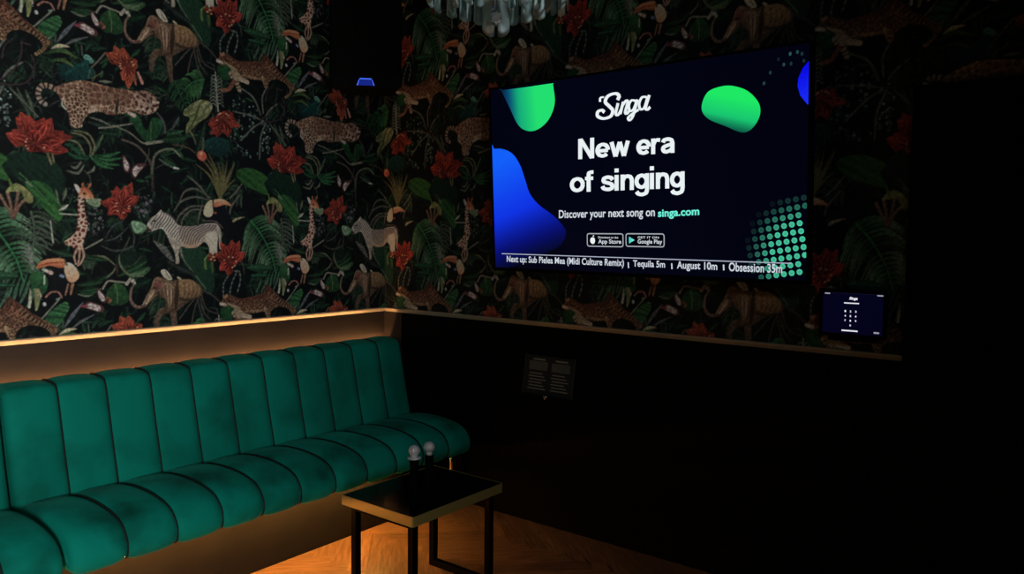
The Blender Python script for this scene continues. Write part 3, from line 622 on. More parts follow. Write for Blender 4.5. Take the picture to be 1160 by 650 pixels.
def channels(prof, x1, n, pitch, bulge, name, parent, endr=.03, vm=None):
    P = catmull([np.array(p) for p in prof], True, 3); m = len(P); cen = P.mean(0)
    nr = []
    for i in range(m):
        d = P[(i+1) % m]-P[i-1]; q = np.array([d[1], -d[0]]); q /= np.hypot(*q)+1e-9
        if q@(P[i]-cen) < 0: q = -q
        nr.append(q)
    nr = np.array(nr); bm = bmesh.new(); rings = []
    T = [0, .012, .035, .08, .16, .28, .42, .5, .58, .72, .84, .92, .965, .988]
    xs = []
    for k in range(n):
        for t in T: xs.append((x1-(k+t)*pitch, (1-abs(2*t-1)**4)**.7, k, t))
    xs.append((x1-n*pitch, 0, n, 0))
    for x, b, k, t in xs:
        e = min(abs(x1-x), abs(x-(x1-n*pitch))); sh = 0
        if e < endr: sh = (1-math.sqrt(max(0, 1-(1-e/endr)**2)))*endr
        Q = P+nr*(bulge*b-.008-sh*.8)
        rings.append([bm.verts.new((x, q[0], q[1])) for q in Q])
    for a, b in zip(rings, rings[1:]):
        for i in range(m): bm.faces.new((a[i], a[(i+1) % m], b[(i+1) % m], b[i]))
    bm.faces.new(rings[0]); bm.faces.new(rings[-1]); bmesh.ops.recalc_face_normals(bm, faces=bm.faces)
    o = obj(name, bm, vm or VELVET, parent, True)
    bm = bmesh.new()
    for k in range(1, n):
        x = x1-k*pitch; pp = [(x, *(P[i]+nr[i]*.0005)) for i in range(m)]; tube(pp+[pp[0]], .0036, 6, bm, cap=False)
    obj('piping', bm, SEAM, o, True)
    return o

def banquette(x1, label, n=11):
    pitch = .187; x0 = x1-n*pitch
    t = thing('banquette_sofa', label, 'sofa', (0, 0, 0), group=None)
    channels(BACKP, x1, n, pitch, .014, 'backrest', t, vm=VELVETB)
    channels(SEATP, x1-.004, n, pitch-.0005, .018, 'seat', t)
    pr = x1-.30
    obj('plinth', bx(x0+.002, -.555, .0, pr, -.12, .336), PLINTH, t, bevel=.002)
    for lx, ly in (((x1-.03, -.66), (x1-.03, -.2)) if x1 > -1 else ((x0+.05, -.6),)):
        bm = lathe([(.012, 0), (.013, .01), (.017, .25), (.02, .335)], 14, c=(lx, ly, 0)); obj('leg', bm, CHROME, t, True)
    return t
banquette(-.083, 'long emerald velvet banquette with fluted channels, its right end in the room corner')
banquette(-2.155, 'emerald velvet banquette section cut off by the left edge of the photo')

# hidden light strips: one behind the backrests, one under the seat overhang
LEDW = emit_mat('warm_light_strip', (1.0, .46, .17), 1)
LEDO = emit_mat('amber_light_strip', (1.0, .37, .075), 1)
LEDW.node_tree.nodes['Principled BSDF'].inputs['Emission Strength'].default_value = 62.0
LEDO.node_tree.nodes['Principled BSDF'].inputs['Emission Strength'].default_value = 130.0
def strip(x0, x1, y0, z0, y1, z1, m, label):
    bm = bmesh.new(); n = max(4, int((x1-x0)/.06)); R_ = []
    for i in range(n+1):
        x = x0+(x1-x0)*i/n; R_.append([bm.verts.new((x, y, z)) for y, z in ((y0, z0), (y1, z0), (y1, z1), (y0, z1))])
    for a, b in zip(R_, R_[1:]):
        for k in range(4): bm.faces.new((a[k], a[(k+1) % 4], b[(k+1) % 4], b[k]))
    bm.faces.new(R_[0]); bm.faces.new(R_[-1]); bmesh.ops.recalc_face_normals(bm, faces=bm.faces)
    o = obj('light_strip', bm, m); o['label'] = label; o['category'] = 'light strip'; return o
wl = strip(-4.1, -.006, -.037, .847, -.029, .853, LEDW, 'warm light strip glowing between the velvet backrests and the wall')
bm = bmesh.new(); box(bm, -4.1, -.0475, .831, -.002, -.0445, .878); box(bm, -4.1, -.0445, .831, -.002, -.0003, .837); bmesh.ops.recalc_face_normals(bm, faces=bm.faces)
obj('spill_shield', bm, BLKPLASTIC, wl)  # unseen shield, added to cut the warm strip's spill near the corner
strip(-2.085, -.58, -.655, .296, -.64, .299, LEDO, 'amber light strip under the long banquette, lighting the oak floor beside the table')
strip(-4.1, -2.24, -.655, .296, -.64, .299, LEDO, 'amber light strip under the banquette section at the left edge of the photo')
struct(obj('glow_tone_strip', bx(-.0035, -.150, 0, -.0002, -.001, HR-.012), PANEL))  # added brown strip on the black wall, sized to the light strip's glow

# ------------------------------------------------------------------ side table
tx0, tx1, ty0, ty1, tz = -1.2203, -.6795, -1.4775, -1.0656, .4433
tb = thing('side_table', 'low side table with black glass top, brass edge and black metal sled legs', 'table', ((tx0+tx1)/2, (ty0+ty1)/2, 0))
cx, cy = (tx0+tx1)/2, (ty0+ty1)/2; hx, hy = (tx1-tx0)/2, (ty1-ty0)/2
o = obj('tabletop', bx(-hx+.004, -hy+.004, tz-.036, hx-.004, hy-.004, tz), GLASSTOP, tb)
bm = bmesh.new()
r_ = .006
def ringpts(h1, h2, r): return [(s1*(h1-r)+r*math.cos(a), s2*(h2-r)+r*math.sin(a)) for (s1, s2, a0) in ((1, 1, 0), (-1, 1, PI/2), (-1, -1, PI), (1, -1, 1.5*PI)) for a in np.linspace(a0, a0+PI/2, 5)]
oo = ringpts(hx, hy, .008); ii = ringpts(hx-.0038, hy-.0038, .0045)
A = [[bm.verts.new((x, y, z)) for x, y in q] for q, z in ((oo, tz-.038), (oo, tz+.0008), (ii, tz+.0008), (ii, tz-.038))]
for a, b in ((0, 1), (1, 2), (2, 3), (3, 0)):
    for i in range(len(oo)): j = (i+1) % len(oo); bm.faces.new((A[a][i], A[a][j], A[b][j], A[b][i]))
bmesh.ops.recalc_face_normals(bm, faces=bm.faces); obj('brass_edge', bm, GOLD, tb)
hl = .0145; ins = .042
for sx in (-1, 1):
    for sy in (-1, 1):
        X, Y = sx*(hx-ins), sy*(hy-ins); obj('leg', bx(X-hl, Y-hl, 0, X+hl, Y+hl, tz-.036), BLKMETAL, tb, bevel=.002)
    X = sx*(hx-ins); obj('foot_bar', bx(X-hl, -(hy-ins)+hl, 0, X+hl, hy-ins-hl, .029), BLKMETAL, tb, bevel=.002)
    obj('top_bar', bx(X-hl, -(hy-ins)+hl, tz-.062, X+hl, hy-ins-hl, tz-.037), BLKMETAL, tb, bevel=.002)

# ------------------------------------------------------------------ the two microphones on the table
def mic(x, y, label, collar):
    t = thing('microphone', label, 'microphone', (x, y, tz+.0012), group='microphones on the side table')
    b = lathe([(0, 0), (.0165, 0), (.0175, .004), (.0168, .05), (.0175, .10), (.0185, .146), (.0185, .15), (0, .15)], 24)
    obj('handle', b, BLKPLASTIC, t, True)
    if collar: obj('collar', lathe([(.012, .1505), (.0275, .1515), (.0285, .154), (.0275, .157), (.013, .1585)], 28), SILVER, t, True)
    b = lathe([(.013, .151), (.0135, .1595), (.0125, .163)], 20); obj('neck_ring', b, SILVER, t, True)
    R = .0235; zc = .1635+R*.86
    g = lathe([(R*math.sin(a), zc-R*math.cos(a)) for a in np.linspace(.5, PI-.001, 14)], 28)
    gr = obj('ball_grille', g, SILVER, t, True)
    obj('grille_band', lathe([(R+.0002, zc-.0025), (R+.0012, zc-.0015), (R+.0012, zc+.0015), (R+.0002, zc+.0025)], 28, closed=False), SILVER, gr, True)
    return t
nt = SILVER.node_tree; N = nt.nodes
tc = N.new('ShaderNodeTexCoord'); wv = N.new('ShaderNodeTexVoronoi'); wv.inputs['Scale'].default_value = 420; bp = N.new('ShaderNodeBump'); bp.inputs['Strength'].default_value = .5; bp.inputs['Distance'].default_value = .002
nt.links.new(tc.outputs['Object'], wv.inputs['Vector']); nt.links.new(wv.outputs['Distance'], bp.inputs['Height']); nt.links.new(bp.outputs[0], N['Principled BSDF'].inputs['Normal'])
mic(-1.035, -1.297, 'upright black microphone with silver ball head and wide silver collar, nearer the table front corner', True)
mic(-.956, -1.305, 'upright black microphone with silver ball head and no wide collar, just behind the other', False)

# ------------------------------------------------------------------ television
TVc = [(564, 305), (914, 317), (918, 50), (558, 101)]     # photo positions of the screen corners
tyw, tilt = -.0323, .0579; TW_, TH_ = 1.612, 1.612*9/16
vx = Vector((math.sin(tyw), -math.cos(tyw), 0)); nz0 = Vector((-math.cos(tyw), -math.sin(tyw), 0))
vz = Vector((0, 0, 1))*math.cos(tilt)+nz0*math.sin(tilt); vn = vx.cross(vz)
if vn.dot(nz0) < 0: vn = -vn
# homography photo -> screen metres
def solve_h(src, dst):
    A = []; b = []
    for (x, y), (u, v) in zip(src, dst):
        A.append([x, y, 1, 0, 0, 0, -u*x, -u*y]); b.append(u); A.append([0, 0, 0, x, y, 1, -v*x, -v*y]); b.append(v)
    h = np.linalg.solve(np.array(A, float), np.array(b, float)); return np.append(h, 1).reshape(3, 3)
HT = solve_h(TVc, [(0, 0), (TW_, 0), (TW_, TH_), (0, TH_)])
def tvp(px, py):
    q = HT@np.array([px, py, 1.]); return (q[0]/q[2], q[1]/q[2])

O = Vector((-.085, -.9405, 1.3386))
tv = thing('television', 'large flat wall television showing a singing advert on a dark navy screen', 'television', O)
R = Matrix((vx, vz, vn)).transposed().to_4x4(); tv.matrix_world = Matrix.Translation(O) @ R
# local frame: x along the width, y up the screen, z out of the screen
bz = .011
bm = bx(-bz, -bz-.006, -.045, TW_+bz, TH_+bz, -.002); obj('housing', bm, BLKPLASTIC, tv, bevel=.004)
bm = bmesh.new()
for a in ((-bz, -bz-.006, TW_+bz, -.0005), (-bz, TH_+.0005, TW_+bz, TH_+bz), (-bz, -.0005, -.0005, TH_+.0005), (TW_+.0005, -.0005, TW_+bz, TH_+.0005)): box(bm, a[0], a[1], -.0018, a[2], a[3], .003)
bmesh.ops.recalc_face_normals(bm, faces=bm.faces); obj('bezel', bm, BLKPLASTIC, tv)
obj('wall_bracket', bx(TW_*.35, TH_*.3, -.098, TW_*.65, TH_*.7, -.046), BLKMETAL, tv)
bpy.context.view_layer.update()
pl_ = obj('wall_plate', bx(-.040, -2.00, 1.55, -.002, -1.50, 1.95), BLKMETAL, tv); pl_.matrix_parent_inverse = tv.matrix_world.inverted()

scr = bmesh.new(); CL = scr.loops.layers.float_color.new('glow')
def cface(pts, z, cols):
    vs = [scr.verts.new((p[0], p[1], z)) for p in pts]
    f = scr.faces.new(vs)
    for l, c in zip(f.loops, cols): l[CL] = (*c, 1)
    return f
BG = lin((1, 2, 15))
for i in range(16):
    for j in range(9):
        P = [(TW_*(i+a)/16, TH_*(j+b)/9) for a, b in ((0, 0), (1, 0), (1, 1), (0, 1))]
        cface(P, 0, [tuple(c*(.75+.5*(1-abs(p[0]/TW_-.3))) for c in BG) for p in P])
def blob(pts, z, fn, smooth=True):
    P = np.array([tvp(*p) for p in pts]); 
    if smooth: P = catmull(P, True, 6)
    P = np.clip(P, [0, 0], [TW_, TH_]); cen = P.mean(0); K = 9; n = len(P)
    for k in range(K):
        a, b = k/K, (k+1)/K
        for i in range(n):
            j = (i+1) % n
            q = [cen+(P[i]-cen)*a, cen+(P[j]-cen)*a, cen+(P[j]-cen)*b, cen+(P[i]-cen)*b]
            if k == 0: q = q[1:]
            cface(q, z, [fn(x/TW_, y/TH_) for x, y in q])
def mixs(stops, t):
    t = min(max(t, 0), 1)
    for (a, ca), (b, cb) in zip(stops, stops[1:]):
        if t <= b:
            k = (t-a)/(b-a); return lin(tuple(x*(1-k)+y*k for x, y in zip(ca, cb)))
    return lin(stops[-1][1])
# green drop at the top left, brighter to the right
blob([(570, 100.5), (570.5, 101), (600, 97.5), (628.5, 93.5), (629.8, 94.5), (630.6, 98), (632, 117), (625, 135), (613, 146), (601, 148), (590, 141), (580, 121)], .0006,
     lambda u, v: mixs([(0, (2, 8, 20)), (.3, (8, 70, 110)), (.55, (20, 170, 120)), (1, (34, 222, 112))], (u-.03)/.15+(v-.9)*.3))
blob([(555, 170), (556, 169.5), (570, 168.5), (583, 174), (592, 187), (598, 204), (603.5, 220), (614, 233), (629, 244), (640, 255), (645, 265), (639, 279), (620, 289), (598, 298), (583, 304), (563, 307), (560, 307), (558, 250)], .0006,
     lambda u, v: mixs([(0, (2, 4, 20)), (.22, (6, 14, 110)), (.5, (14, 50, 225)), (1, (18, 96, 250))], (v*1.55-u*.9+.10)))
blob([(799, 118), (805, 105), (817, 99), (832, 97.5), (849, 103), (861, 115), (864, 127), (860, 139), (852, 148), (842, 150), (825, 143), (808, 136), (800, 128)], .0006,
     lambda u, v: mixs([(0, (2, 8, 18)), (.28, (10, 90, 70)), (.55, (24, 196, 112)), (1, (30, 232, 100))], (v-.66)/.20+(u-.72)*2.6+.0))
blob([(918, 70), (911, 78), (906, 89), (905, 98), (908, 109), (916, 119), (918, 119)], .0006, lambda u, v: mixs([(0, (30, 60, 250)), (1, (10, 10, 225))], (v-.7)*5), smooth=False)
# halftone dots, lower right
gc = np.array(tvp(913, 288)); gr = np.linalg.norm(gc-np.array(tvp(846, 286)))
pit = .0315; an = math.radians(10)
for a in range(-14, 15):
    for b in range(-14, 15):
        p = gc+pit*(a*np.array([math.cos(an), math.sin(an)])+b*np.array([-math.sin(an), math.cos(an)]))
        d = np.linalg.norm(p-gc); r = .0118
        if d > gr or p[0] > TW_-.004 or p[1] < .006: continue
        u = p[0]/TW_; k = min(1, max(.06, (1-d/gr)*2.2)); c = lin((70*k+4, 200*k+6, 150*k+14))
        c = tuple(x*.85 for x in c)
        P = [(min(p[0]+r*math.cos(t), TW_), p[1]+r*math.sin(t)) for t in np.linspace(0, 2*PI, 11)[:-1]]
        cface(P, .0006, [c]*10)
        P = [(p[0]+r*.45*math.cos(t), p[1]+r*.45*math.sin(t)) for t in np.linspace(0, 2*PI, 7)[:-1]]
        if P[0][0] < TW_: cface(P, .0009, [tuple(x*.72 for x in c)]*6)
for px, py, k in ((897, 62, 1), (905, 60, .8), (890, 74, .8), (898, 73, .6), (875, 83, .7), (868, 95, .8), (884, 68, .4), (910, 62, .6), (912, 70, .5)):
    p = tvp(px, py); c = lin((40*k, 80*k, 86*k)); cface([(p[0]+.006*math.cos(t), p[1]+.008*math.sin(t)) for t in np.linspace(0, 2*PI, 7)[:-1]], .0006, [c]*6)
# lettering
def glyphs(txt, bold=0.0):
    cu = bpy.data.curves.new('lettering', 'FONT'); cu.body = txt; cu.offset = bold; cu.resolution_u = 4; cu.space_character = 1.02 if bold else 1
    ob = bpy.data.objects.new('lettering', cu); C.objects.link(ob)
    dg = bpy.context.evaluated_depsgraph_get(); me = bpy.data.meshes.new_from_object(ob.evaluated_get(dg))
    co = np.array([v.co[:2] for v in me.vertices]); fs = [list(p.vertices) for p in me.polygons]
    bpy.data.objects.remove(ob); bpy.data.curves.remove(cu); bpy.data.meshes.remove(me)
    return co, fs
def put_text(bm_, layer, txt, quad, col, bold=0, z=.0012, to=None):
    """text stretched into the quad (lower left, lower right, upper left) of screen points"""
    co, fs = glyphs(txt, bold); lo, hi = co.min(0), co.max(0); q = (co-lo)/(hi-lo)
    a, b, c = (np.array(p) for p in quad)
    vs = [bm_.verts.new((*(a+(b-a)*x+(c-a)*y), z)) for x, y in q]
    for f in fs:
        try: fc = bm_.faces.new([vs[i] for i in f])
        except ValueError: continue
        if fc.calc_area() < 1e-12: continue
        if layer is not None:
            for l in fc.loops: l[layer] = (*col, 1)
WH = lin((232, 240, 242)); WD = lin((205, 212, 222)); CY = lin((110, 235, 215))
T = tvp
def tl(txt, x0, yb0, x1, yb1, yt0, col, bold=0): put_text(scr, CL, txt, (T(x0, yb0), T(x1, yb1), T(x0, yt0)), col, bold)
def ell(cx_, cy_, rx, ry, a0, a1, n=18): return [(cx_+rx*math.cos(math.radians(t)), cy_+ry*math.sin(math.radians(t))) for t in np.linspace(a0, a1, n)]
LET = {'N': (1.16, [[(.14, 0), (.14, 1.40)], [(.16, 1.36), (.92, .04)], [(.94, 0), (.94, 1.40)]]),
       'e': (.98, [[(.14, .47), (.84, .47)], ell(.49, .5, .355, .385, 0, 318)]),
       'w': (1.30, [[(.10, 1), (.37, .02)], [(.37, .02), (.65, .96)], [(.65, .96), (.93, .02)], [(.93, .02), (1.20, 1)]]),
       'r': (.66, [[(.14, 0), (.14, 1)], [(.14, .58), (.24, .80), (.40, .885), (.60, .87)]]),
       'a': (.96, [[(.76, 0), (.76, .66)], [(.13, .70), (.22, .84), (.45, .89), (.68, .82), (.76, .62)], [(.76, .56), (.45, .50), (.20, .40), (.14, .25), (.26, .11), (.48, .12), (.70, .24), (.76, .36)]]),
       'o': (1.0, [ell(.5, .5, .365, .385, 0, 360, 26)]),
       'f': (.62, [[(.26, 0), (.26, 1.08), (.34, 1.26), (.58, 1.28)], [(.02, .88), (.56, .88)]]),
       's': (.90, [[(.78, .70), (.66, .84), (.44, .89), (.22, .82), (.17, .68), (.28, .57), (.58, .48), (.75, .36), (.74, .20), (.58, .11), (.36, .11), (.18, .18), (.10, .32)]]),
       'i': (.40, [[(.14, 0), (.14, 1)], [(.14, 1.17), (.14, 1.42)]]),
       'n': (.94, [[(.14, 0), (.14, 1)], [(.14, .60), (.26, .82), (.48, .885), (.68, .80), (.75, .60), (.75, .30), (.75, 0)]]),
       'g': (1.0, [ell(.46, .52, .335, .365, 0, 360, 24), [(.82, 1), (.82, .5), (.82, .02), (.74, -.22), (.48, -.31), (.24, -.25), (.13, -.12)]])}
def bold_line(txt, p0, p1, h0, h1, sw=.27):
    """heavy sans lettering: baseline from p0 to p1 (photo positions), x-height h0 at the left and h1 at the right"""
    x = 0; items = []
    for ch_ in txt:
        if ch_ == ' ': x += .46; continue
        wd, st = LET[ch_]; items += [(x, q) for q in st]; x += wd
    tot = x-.14; zz_ = .0012
    p0, p1 = np.array(p0, float), np.array(p1, float)
    def W_(X, Y): k = X/tot; b = p0+(p1-p0)*k; return np.array(T(b[0], b[1]-Y*(h0+(h1-h0)*k)))
    for ox, q in items:
        P = np.array(q); P = catmull(list(P), False, 4) if len(P) > 2 else P; n = len(P); A_, B_ = [], []
        for i in range(n):
            d = P[min(i+1, n-1)]-P[max(i-1, 0)]; d = d/(np.linalg.norm(d)+1e-9); nn = np.array([-d[1], d[0]])*sw/2*(1 if abs(d[1]) > .5 else .86)
            A_.append(W_(ox+P[i][0]+nn[0], P[i][1]+nn[1])); B_.append(W_(ox+P[i][0]-nn[0], P[i][1]-nn[1]))
        for i in range(n-1): cface([B_[i], B_[i+1], A_[i+1], A_[i]], zz_, [WH]*4)
        zz_ += .00004
bold_line('New era', (659, 180.6), (767, 173.2), 16.6, 18.0)
bold_line('of singing', (649.5, 218.6), (778, 213), 17.0, 18.8)
tl('Discover your next song on', 637, 251, 746, 248.5, 239, WD, .018)
tl('singa.com', 749.5, 249, 796, 246.5, 238, CY, .03)
tl('Next up: Sub Pielea Mea (Midi Culture Remix)', 577, 301, 711, 305, 291.5, WD, .018)
tl('Tequila 5m', 721.5, 305, 757.5, 306, 295.5, WD, .018)
tl('August 10m', 771, 307, 816, 308.5, 296, WD, .018)
tl('Obsession 35m', 829, 307, 888, 308.7, 297, WD, .018)
def quadline(x0, y0, x1, y1, w, col, z=.001):
    a, b = np.array(T(x0, y0)), np.array(T(x1, y1)); d = (b-a)/np.linalg.norm(b-a); n = np.array([-d[1], d[0]])*w/2
    cface([a-n, b-n, b+n, a+n], z, [col]*4)
quadline(571, 289.3, 898, 297.5, .004, lin((170, 175, 195)))
for px in (716, 765, 823): quadline(px, 298+(px-716)*.015, px+.3, 304.5+(px-716)*.015, .006, WD)
def badge(x0, y0, x1, y1, head, word, cyan):
    P = [T(x0, y1), T(x1, y1), T(x1, y0), T(x0, y0)]
    P = np.array(P); lo, hi = P.min(0), P.max(0)
    def rr(a, b, r, n=4): return [(cx_+r*math.cos(t), cy_+r*math.sin(t)) for cx_, cy_, t0 in ((b[0]-r, b[1]-r, 0), (a[0]+r, b[1]-r, PI/2), (a[0]+r, a[1]+r, PI), (b[0]-r, a[1]+r, 1.5*PI)) for t in np.linspace(t0, t0+PI/2, n)]
    cface(rr(lo, hi, .012), .0008, [lin((160, 165, 175))]*16); cface(rr(lo+.005, hi-.005, .008), .0011, [(.0, .0, .002)]*16)
    w_ = hi[0]-lo[0]; h = hi[1]-lo[1]
    if cyan:
        a = lo+[w_*.09, h*.24]; cface([a, (a[0]+w_*.15, lo[1]+h*.5), (a[0], lo[1]+h*.76)], .0014, [lin((60, 200, 190)), lin((120, 235, 215)), lin((70, 190, 200))])
    else:
        cx_, cy_ = lo[0]+w_*.17, lo[1]+h*.46; r = h*.25
        pts = [(cx_+r*.92*math.cos(t)*(1 if math.cos(t) < .6 else .82), cy_+r*math.sin(t)*(1-.12*math.exp(-((t-PI/2)/.3)**2))) for t in np.linspace(0, 2*PI, 25)[:-1]]
        cface(pts, .0014, [WH]*24); cface([(cx_, cy_+r*1.05), (cx_+r*.45, cy_+r*1.25), (cx_+r*.4, cy_+r*1.6), (cx_, cy_+r*1.35)], .0014, [WH]*4)
    put_text(scr, CL, head, (lo+[w_*.32, h*.62], lo+[w_*.86, h*.62], lo+[w_*.32, h*.78]), WD, .01, .0014)
    put_text(scr, CL, word, (lo+[w_*.32, h*.16], lo+[w_*.94, h*.16], lo+[w_*.32, h*.56]), WD, .02, .0014)
badge(669, 265, 710.5, 280.5, 'Download on the', 'App Store', False)
badge(713, 264.8, 757, 280.3, 'GET IT ON', 'Google Play', True)
# script logo "Singa": brush strokes
def brush(pts, w, z=.0014, col=WH, layer=CL, bm_=None, to=None):
    bm_ = bm_ or scr; P = catmull([np.array(to(*p) if to else T(*p)) for p in pts], False, 5); n = len(P); L_, R_ = [], []
    for i in range(n):
        d = P[min(i+1, n-1)]-P[max(i-1, 0)]; d = d/(np.linalg.norm(d)+1e-9); q = np.array([-d[1], d[0]])
        ww = w*(.85+.5*abs(d[1]))/2; L_.append(P[i]+q*ww); R_.append(P[i]-q*ww)
    for i in range(n-1):
        f = bm_.faces.new([bm_.verts.new((*p, z)) for p in (R_[i], R_[i+1], L_[i+1], L_[i])])
        for l in f.loops: l[layer] = (*col, 1)
LG = [([(704, 113), (705.5, 108), (701, 105.5), (693, 108.5), (690, 115), (694.5, 120), (698.5, 125), (696, 131.5), (688, 134), (681.5, 131.5), (681.5, 126.5), (686, 124.5), (689, 127)], .0135),
      ([(684, 115), (684.5, 110.5), (688.5, 109.5)], .009),
      ([(704.5, 116.5), (702, 128), (704.5, 130), (708, 124)], .011), ([(706, 110.2), (706.3, 110.9)], .013),
      ([(710.5, 115), (707, 129)], .011), ([(708.5, 121), (713.5, 114), (715.5, 116), (712.8, 127), (715, 128.2), (718, 124)], .011),
      ([(725.5, 114.5), (720, 113.5), (716.8, 119), (718.2, 125.5), (722.5, 123), (726, 113)], .010), ([(726.5, 112.5), (722, 130), (718, 136), (716, 133.5), (720, 129.5), (728, 124)], .010),
      ([(737.5, 110), (732, 110), (728.5, 117), (730, 123.5), (734.5, 121.5), (738, 110)], .010), ([(740, 107.5), (736, 121.5), (738, 124), (741, 121)], .011)]
for k, (pts, w_) in enumerate(LG): brush(pts, w_, .0014+.00012*k)
bmesh.ops.recalc_face_normals(scr, faces=[])
obj('screen', scr, emit_mat('television_picture', (1, 1, 1), 1.0, 'glow'), tv)

# ------------------------------------------------------------------ tablet on the wall
tab = thing('wall_tablet', 'small wall tablet showing a number keypad, below the television beside the door', 'tablet', (0, 0, 0))
tab.matrix_world = Matrix.Translation(Vector((-.045, -2.594, 1.134))) @ Matrix((vx.__class__((.0, -1, 0)), Vector((-.04, 0, 1)).normalized(), Vector((-1, 0, -.04)).normalized())).transposed().to_4x4()
tw, th = .222, .160
obj('housing', bx(-.016, -.014, -.010, tw+.016, th+.014, -.0006), BLKPLASTIC, tab, bevel=.003)
obj('mount', bx(tw*.3, -.03, -.040, tw*.7, th*.7, -.0105), BLKMETAL, tab, bevel=.002)
obj('stand_lip', bx(tw*.1, -.030, -.02, tw*.9, -.0145, .004), BLKMETAL, tab, bevel=.002)
tb2 = bmesh.new(); TL = tb2.loops.layers.float_color.new('glow')
def tq(x0, y0, x1, y1, col, z=.0006):
    f = tb2.faces.new([tb2.verts.new(p) for p in ((x0*tw, y0*th, z), (x1*tw, y0*th, z), (x1*tw, y1*th, z), (x0*tw, y1*th, z))])
    for l in f.loops: l[TL] = (*col, 1)
tq(0, 0, 1, 1, lin((3, 3, 26)), 0)
GRY = lin((150, 150, 160)); HIW = lin((225, 225, 235))
tq(.03, .955, .12, .985, GRY); tq(.90, .955, 1.0, .985, GRY); tq(.0, .985, 1, .992, lin((24, 24, 40)))
put_text(tb2, TL, 'Singa', ((.44*tw, .82*th), (.58*tw, .82*th), (.455*tw, .91*th)), HIW, .05, .0008)
tq(.36, .740, .61, .768, HIW, .0008)
for k, ch in enumerate('1234567890'):
    cx_, cy_ = (.385+.088*(k % 3), .55-.115*(k//3)) if k < 9 else (.473, .205)
    put_text(tb2, TL, ch, ((cx_*tw-.0028, cy_*th-.0035), (cx_*tw+.0028, cy_*th-.0035), (cx_*tw-.0028, cy_*th+.0045)), HIW, .04, .0008)
tq(.33, .058, .60, .092, HIW, .0008)
tq(.86, .05, .95, .09, GRY)
obj('screen', tb2, emit_mat('tablet_picture', (1, 1, 1), 1.0, 'glow'), tab)

# ------------------------------------------------------------------ menu card in its sloping wall holder
mn = thing('menu_holder', 'clear tilted wall holder with a dark two column menu card on the black lower wall', 'menu', (0, 0, 0))
mv = Vector((.16, 0, 1)).normalized(); mn.matrix_world = Matrix.Translation(Vector((-.075, -1.118, .696))) @ Matrix((Vector((0, -1, 0)), mv, Vector((0, -1, 0)).cross(mv))).transposed().to_4x4()
CARD = mat('dark_card', (.010, .011, .011), .6); INK = mat('pale_print', (.30, .31, .30), .6); INK2 = mat('grey_print_block', (.12, .13, .125), .6)
ACR = mat('acrylic_edge', (.05, .055, .055), .2)
mw, mh = .305, .205
obj('card', bx(.004, .004, -.003, mw-.004, mh-.004, 0), CARD, mn)
pr_ = bmesh.new()
def mq(b, x0, y0, x1, y1): b.faces.new([b.verts.new(p) for p in ((x0, y0, .0006), (x1, y0, .0006), (x1, y1, .0006), (x0, y1, .0006))])
for c0, c1 in ((.028, .138), (.168, .275)):
    for r in range(6): mq(pr_, c0+.006*(r % 2), .030+r*.0155, c1-.012*((r*7) % 3), .030+r*.0155+.0055)
    mq(pr_, c0+.02, .178, c1-.015, .186)
obj('print', pr_, INK, mn)['kind'] = 'stuff'
pr2 = bmesh.new(); mq(pr2, .026, .128, .140, .172); mq(pr2, .166, .126, .277, .170); obj('print_block', pr2, INK2, mn)
for e0 in (0, mw-.0035): obj('edge_strip', bx(e0, 0, -.004, e0+.0035, mh, .005), ACR, mn)
obj('shelf', bx(0, -.006, -.004, mw, -.0005, .022), BLKMETAL, mn)
obj('bracket', bx(mw*.4, .02, -.045, mw*.6, .16, -.0045), BLKMETAL, mn)
obj('clip', lathe([(0, 0), (.012, .001), (.011, .004), (0, .006)], 16, c=(mw*.52, -.003, .0225)), CHROME, mn, True)

# ------------------------------------------------------------------ loudspeaker high in the corner
sp = thing('loudspeaker', 'black loudspeaker hanging in the room corner with a small blue lit badge', 'speaker', (-.43, -.335, 0), math.radians(-45))
# local: -y faces the room
bm = bmesh.new(); pl = [(-.185, -.14), (.185, -.14), (.115, .13), (-.115, .13)]
lo_ = [bm.verts.new((x, y, 2.255)) for x, y in pl]; hi_ = [bm.verts.new((x, y, 2.93)) for x, y in pl]
bm.faces.new(lo_); bm.faces.new(hi_)
for i in range(4): bm.faces.new((lo_[i], lo_[(i+1) % 4], hi_[(i+1) % 4], hi_[i]))
bmesh.ops.recalc_face_normals(bm, faces=bm.faces); obj('cabinet', bm, BLKPLASTIC, sp, bevel=.012)
gm = noise_col(mat('speaker_grille', rough=.8, Specular_IOR_Level=.1), (.0015, .0015, .0015), (.004, .004, .004), 300)
obj('grille', bx(-.17, -.152, 2.315, .17, -.1405, 2.915), gm, sp, bevel=.004)
BL = emit_mat('blue_badge_light', lin((70, 110, 255)), 1.0); BL2 = emit_mat('blue_badge_glow', lin((20, 36, 130)), 1.0)
bm = bmesh.new()
def bq(pts):
    a = [bm.verts.new((x, -.1445, z)) for x, z in pts]; b = [bm.verts.new((x, -.1408, z)) for x, z in pts]
    bm.faces.new(a); bm.faces.new(b)
    for i in range(len(pts)): bm.faces.new((a[i], a[(i+1) % len(pts)], b[(i+1) % len(pts)], b[i]))
z0 = 2.262; bq([(-.028, z0+.030), (.028, z0+.030), (.028, z0+.036), (-.028, z0+.036)]); bq([(-.034, z0+.028), (-.028, z0+.036), (-.039, z0), (-.045, z0)]); bq([(.034, z0+.028), (.028, z0+.036), (.039, z0), (.045, z0)])
bmesh.ops.recalc_face_normals(bm, faces=bm.faces); bd = obj('badge', bm, BL, sp)
bm = bmesh.new(); bq([(-.036, z0), (.036, z0), (.026, z0+.027), (-.026, z0+.027)]); bmesh.ops.recalc_face_normals(bm, faces=bm.faces); obj('badge_glow', bm, BL2, bd)
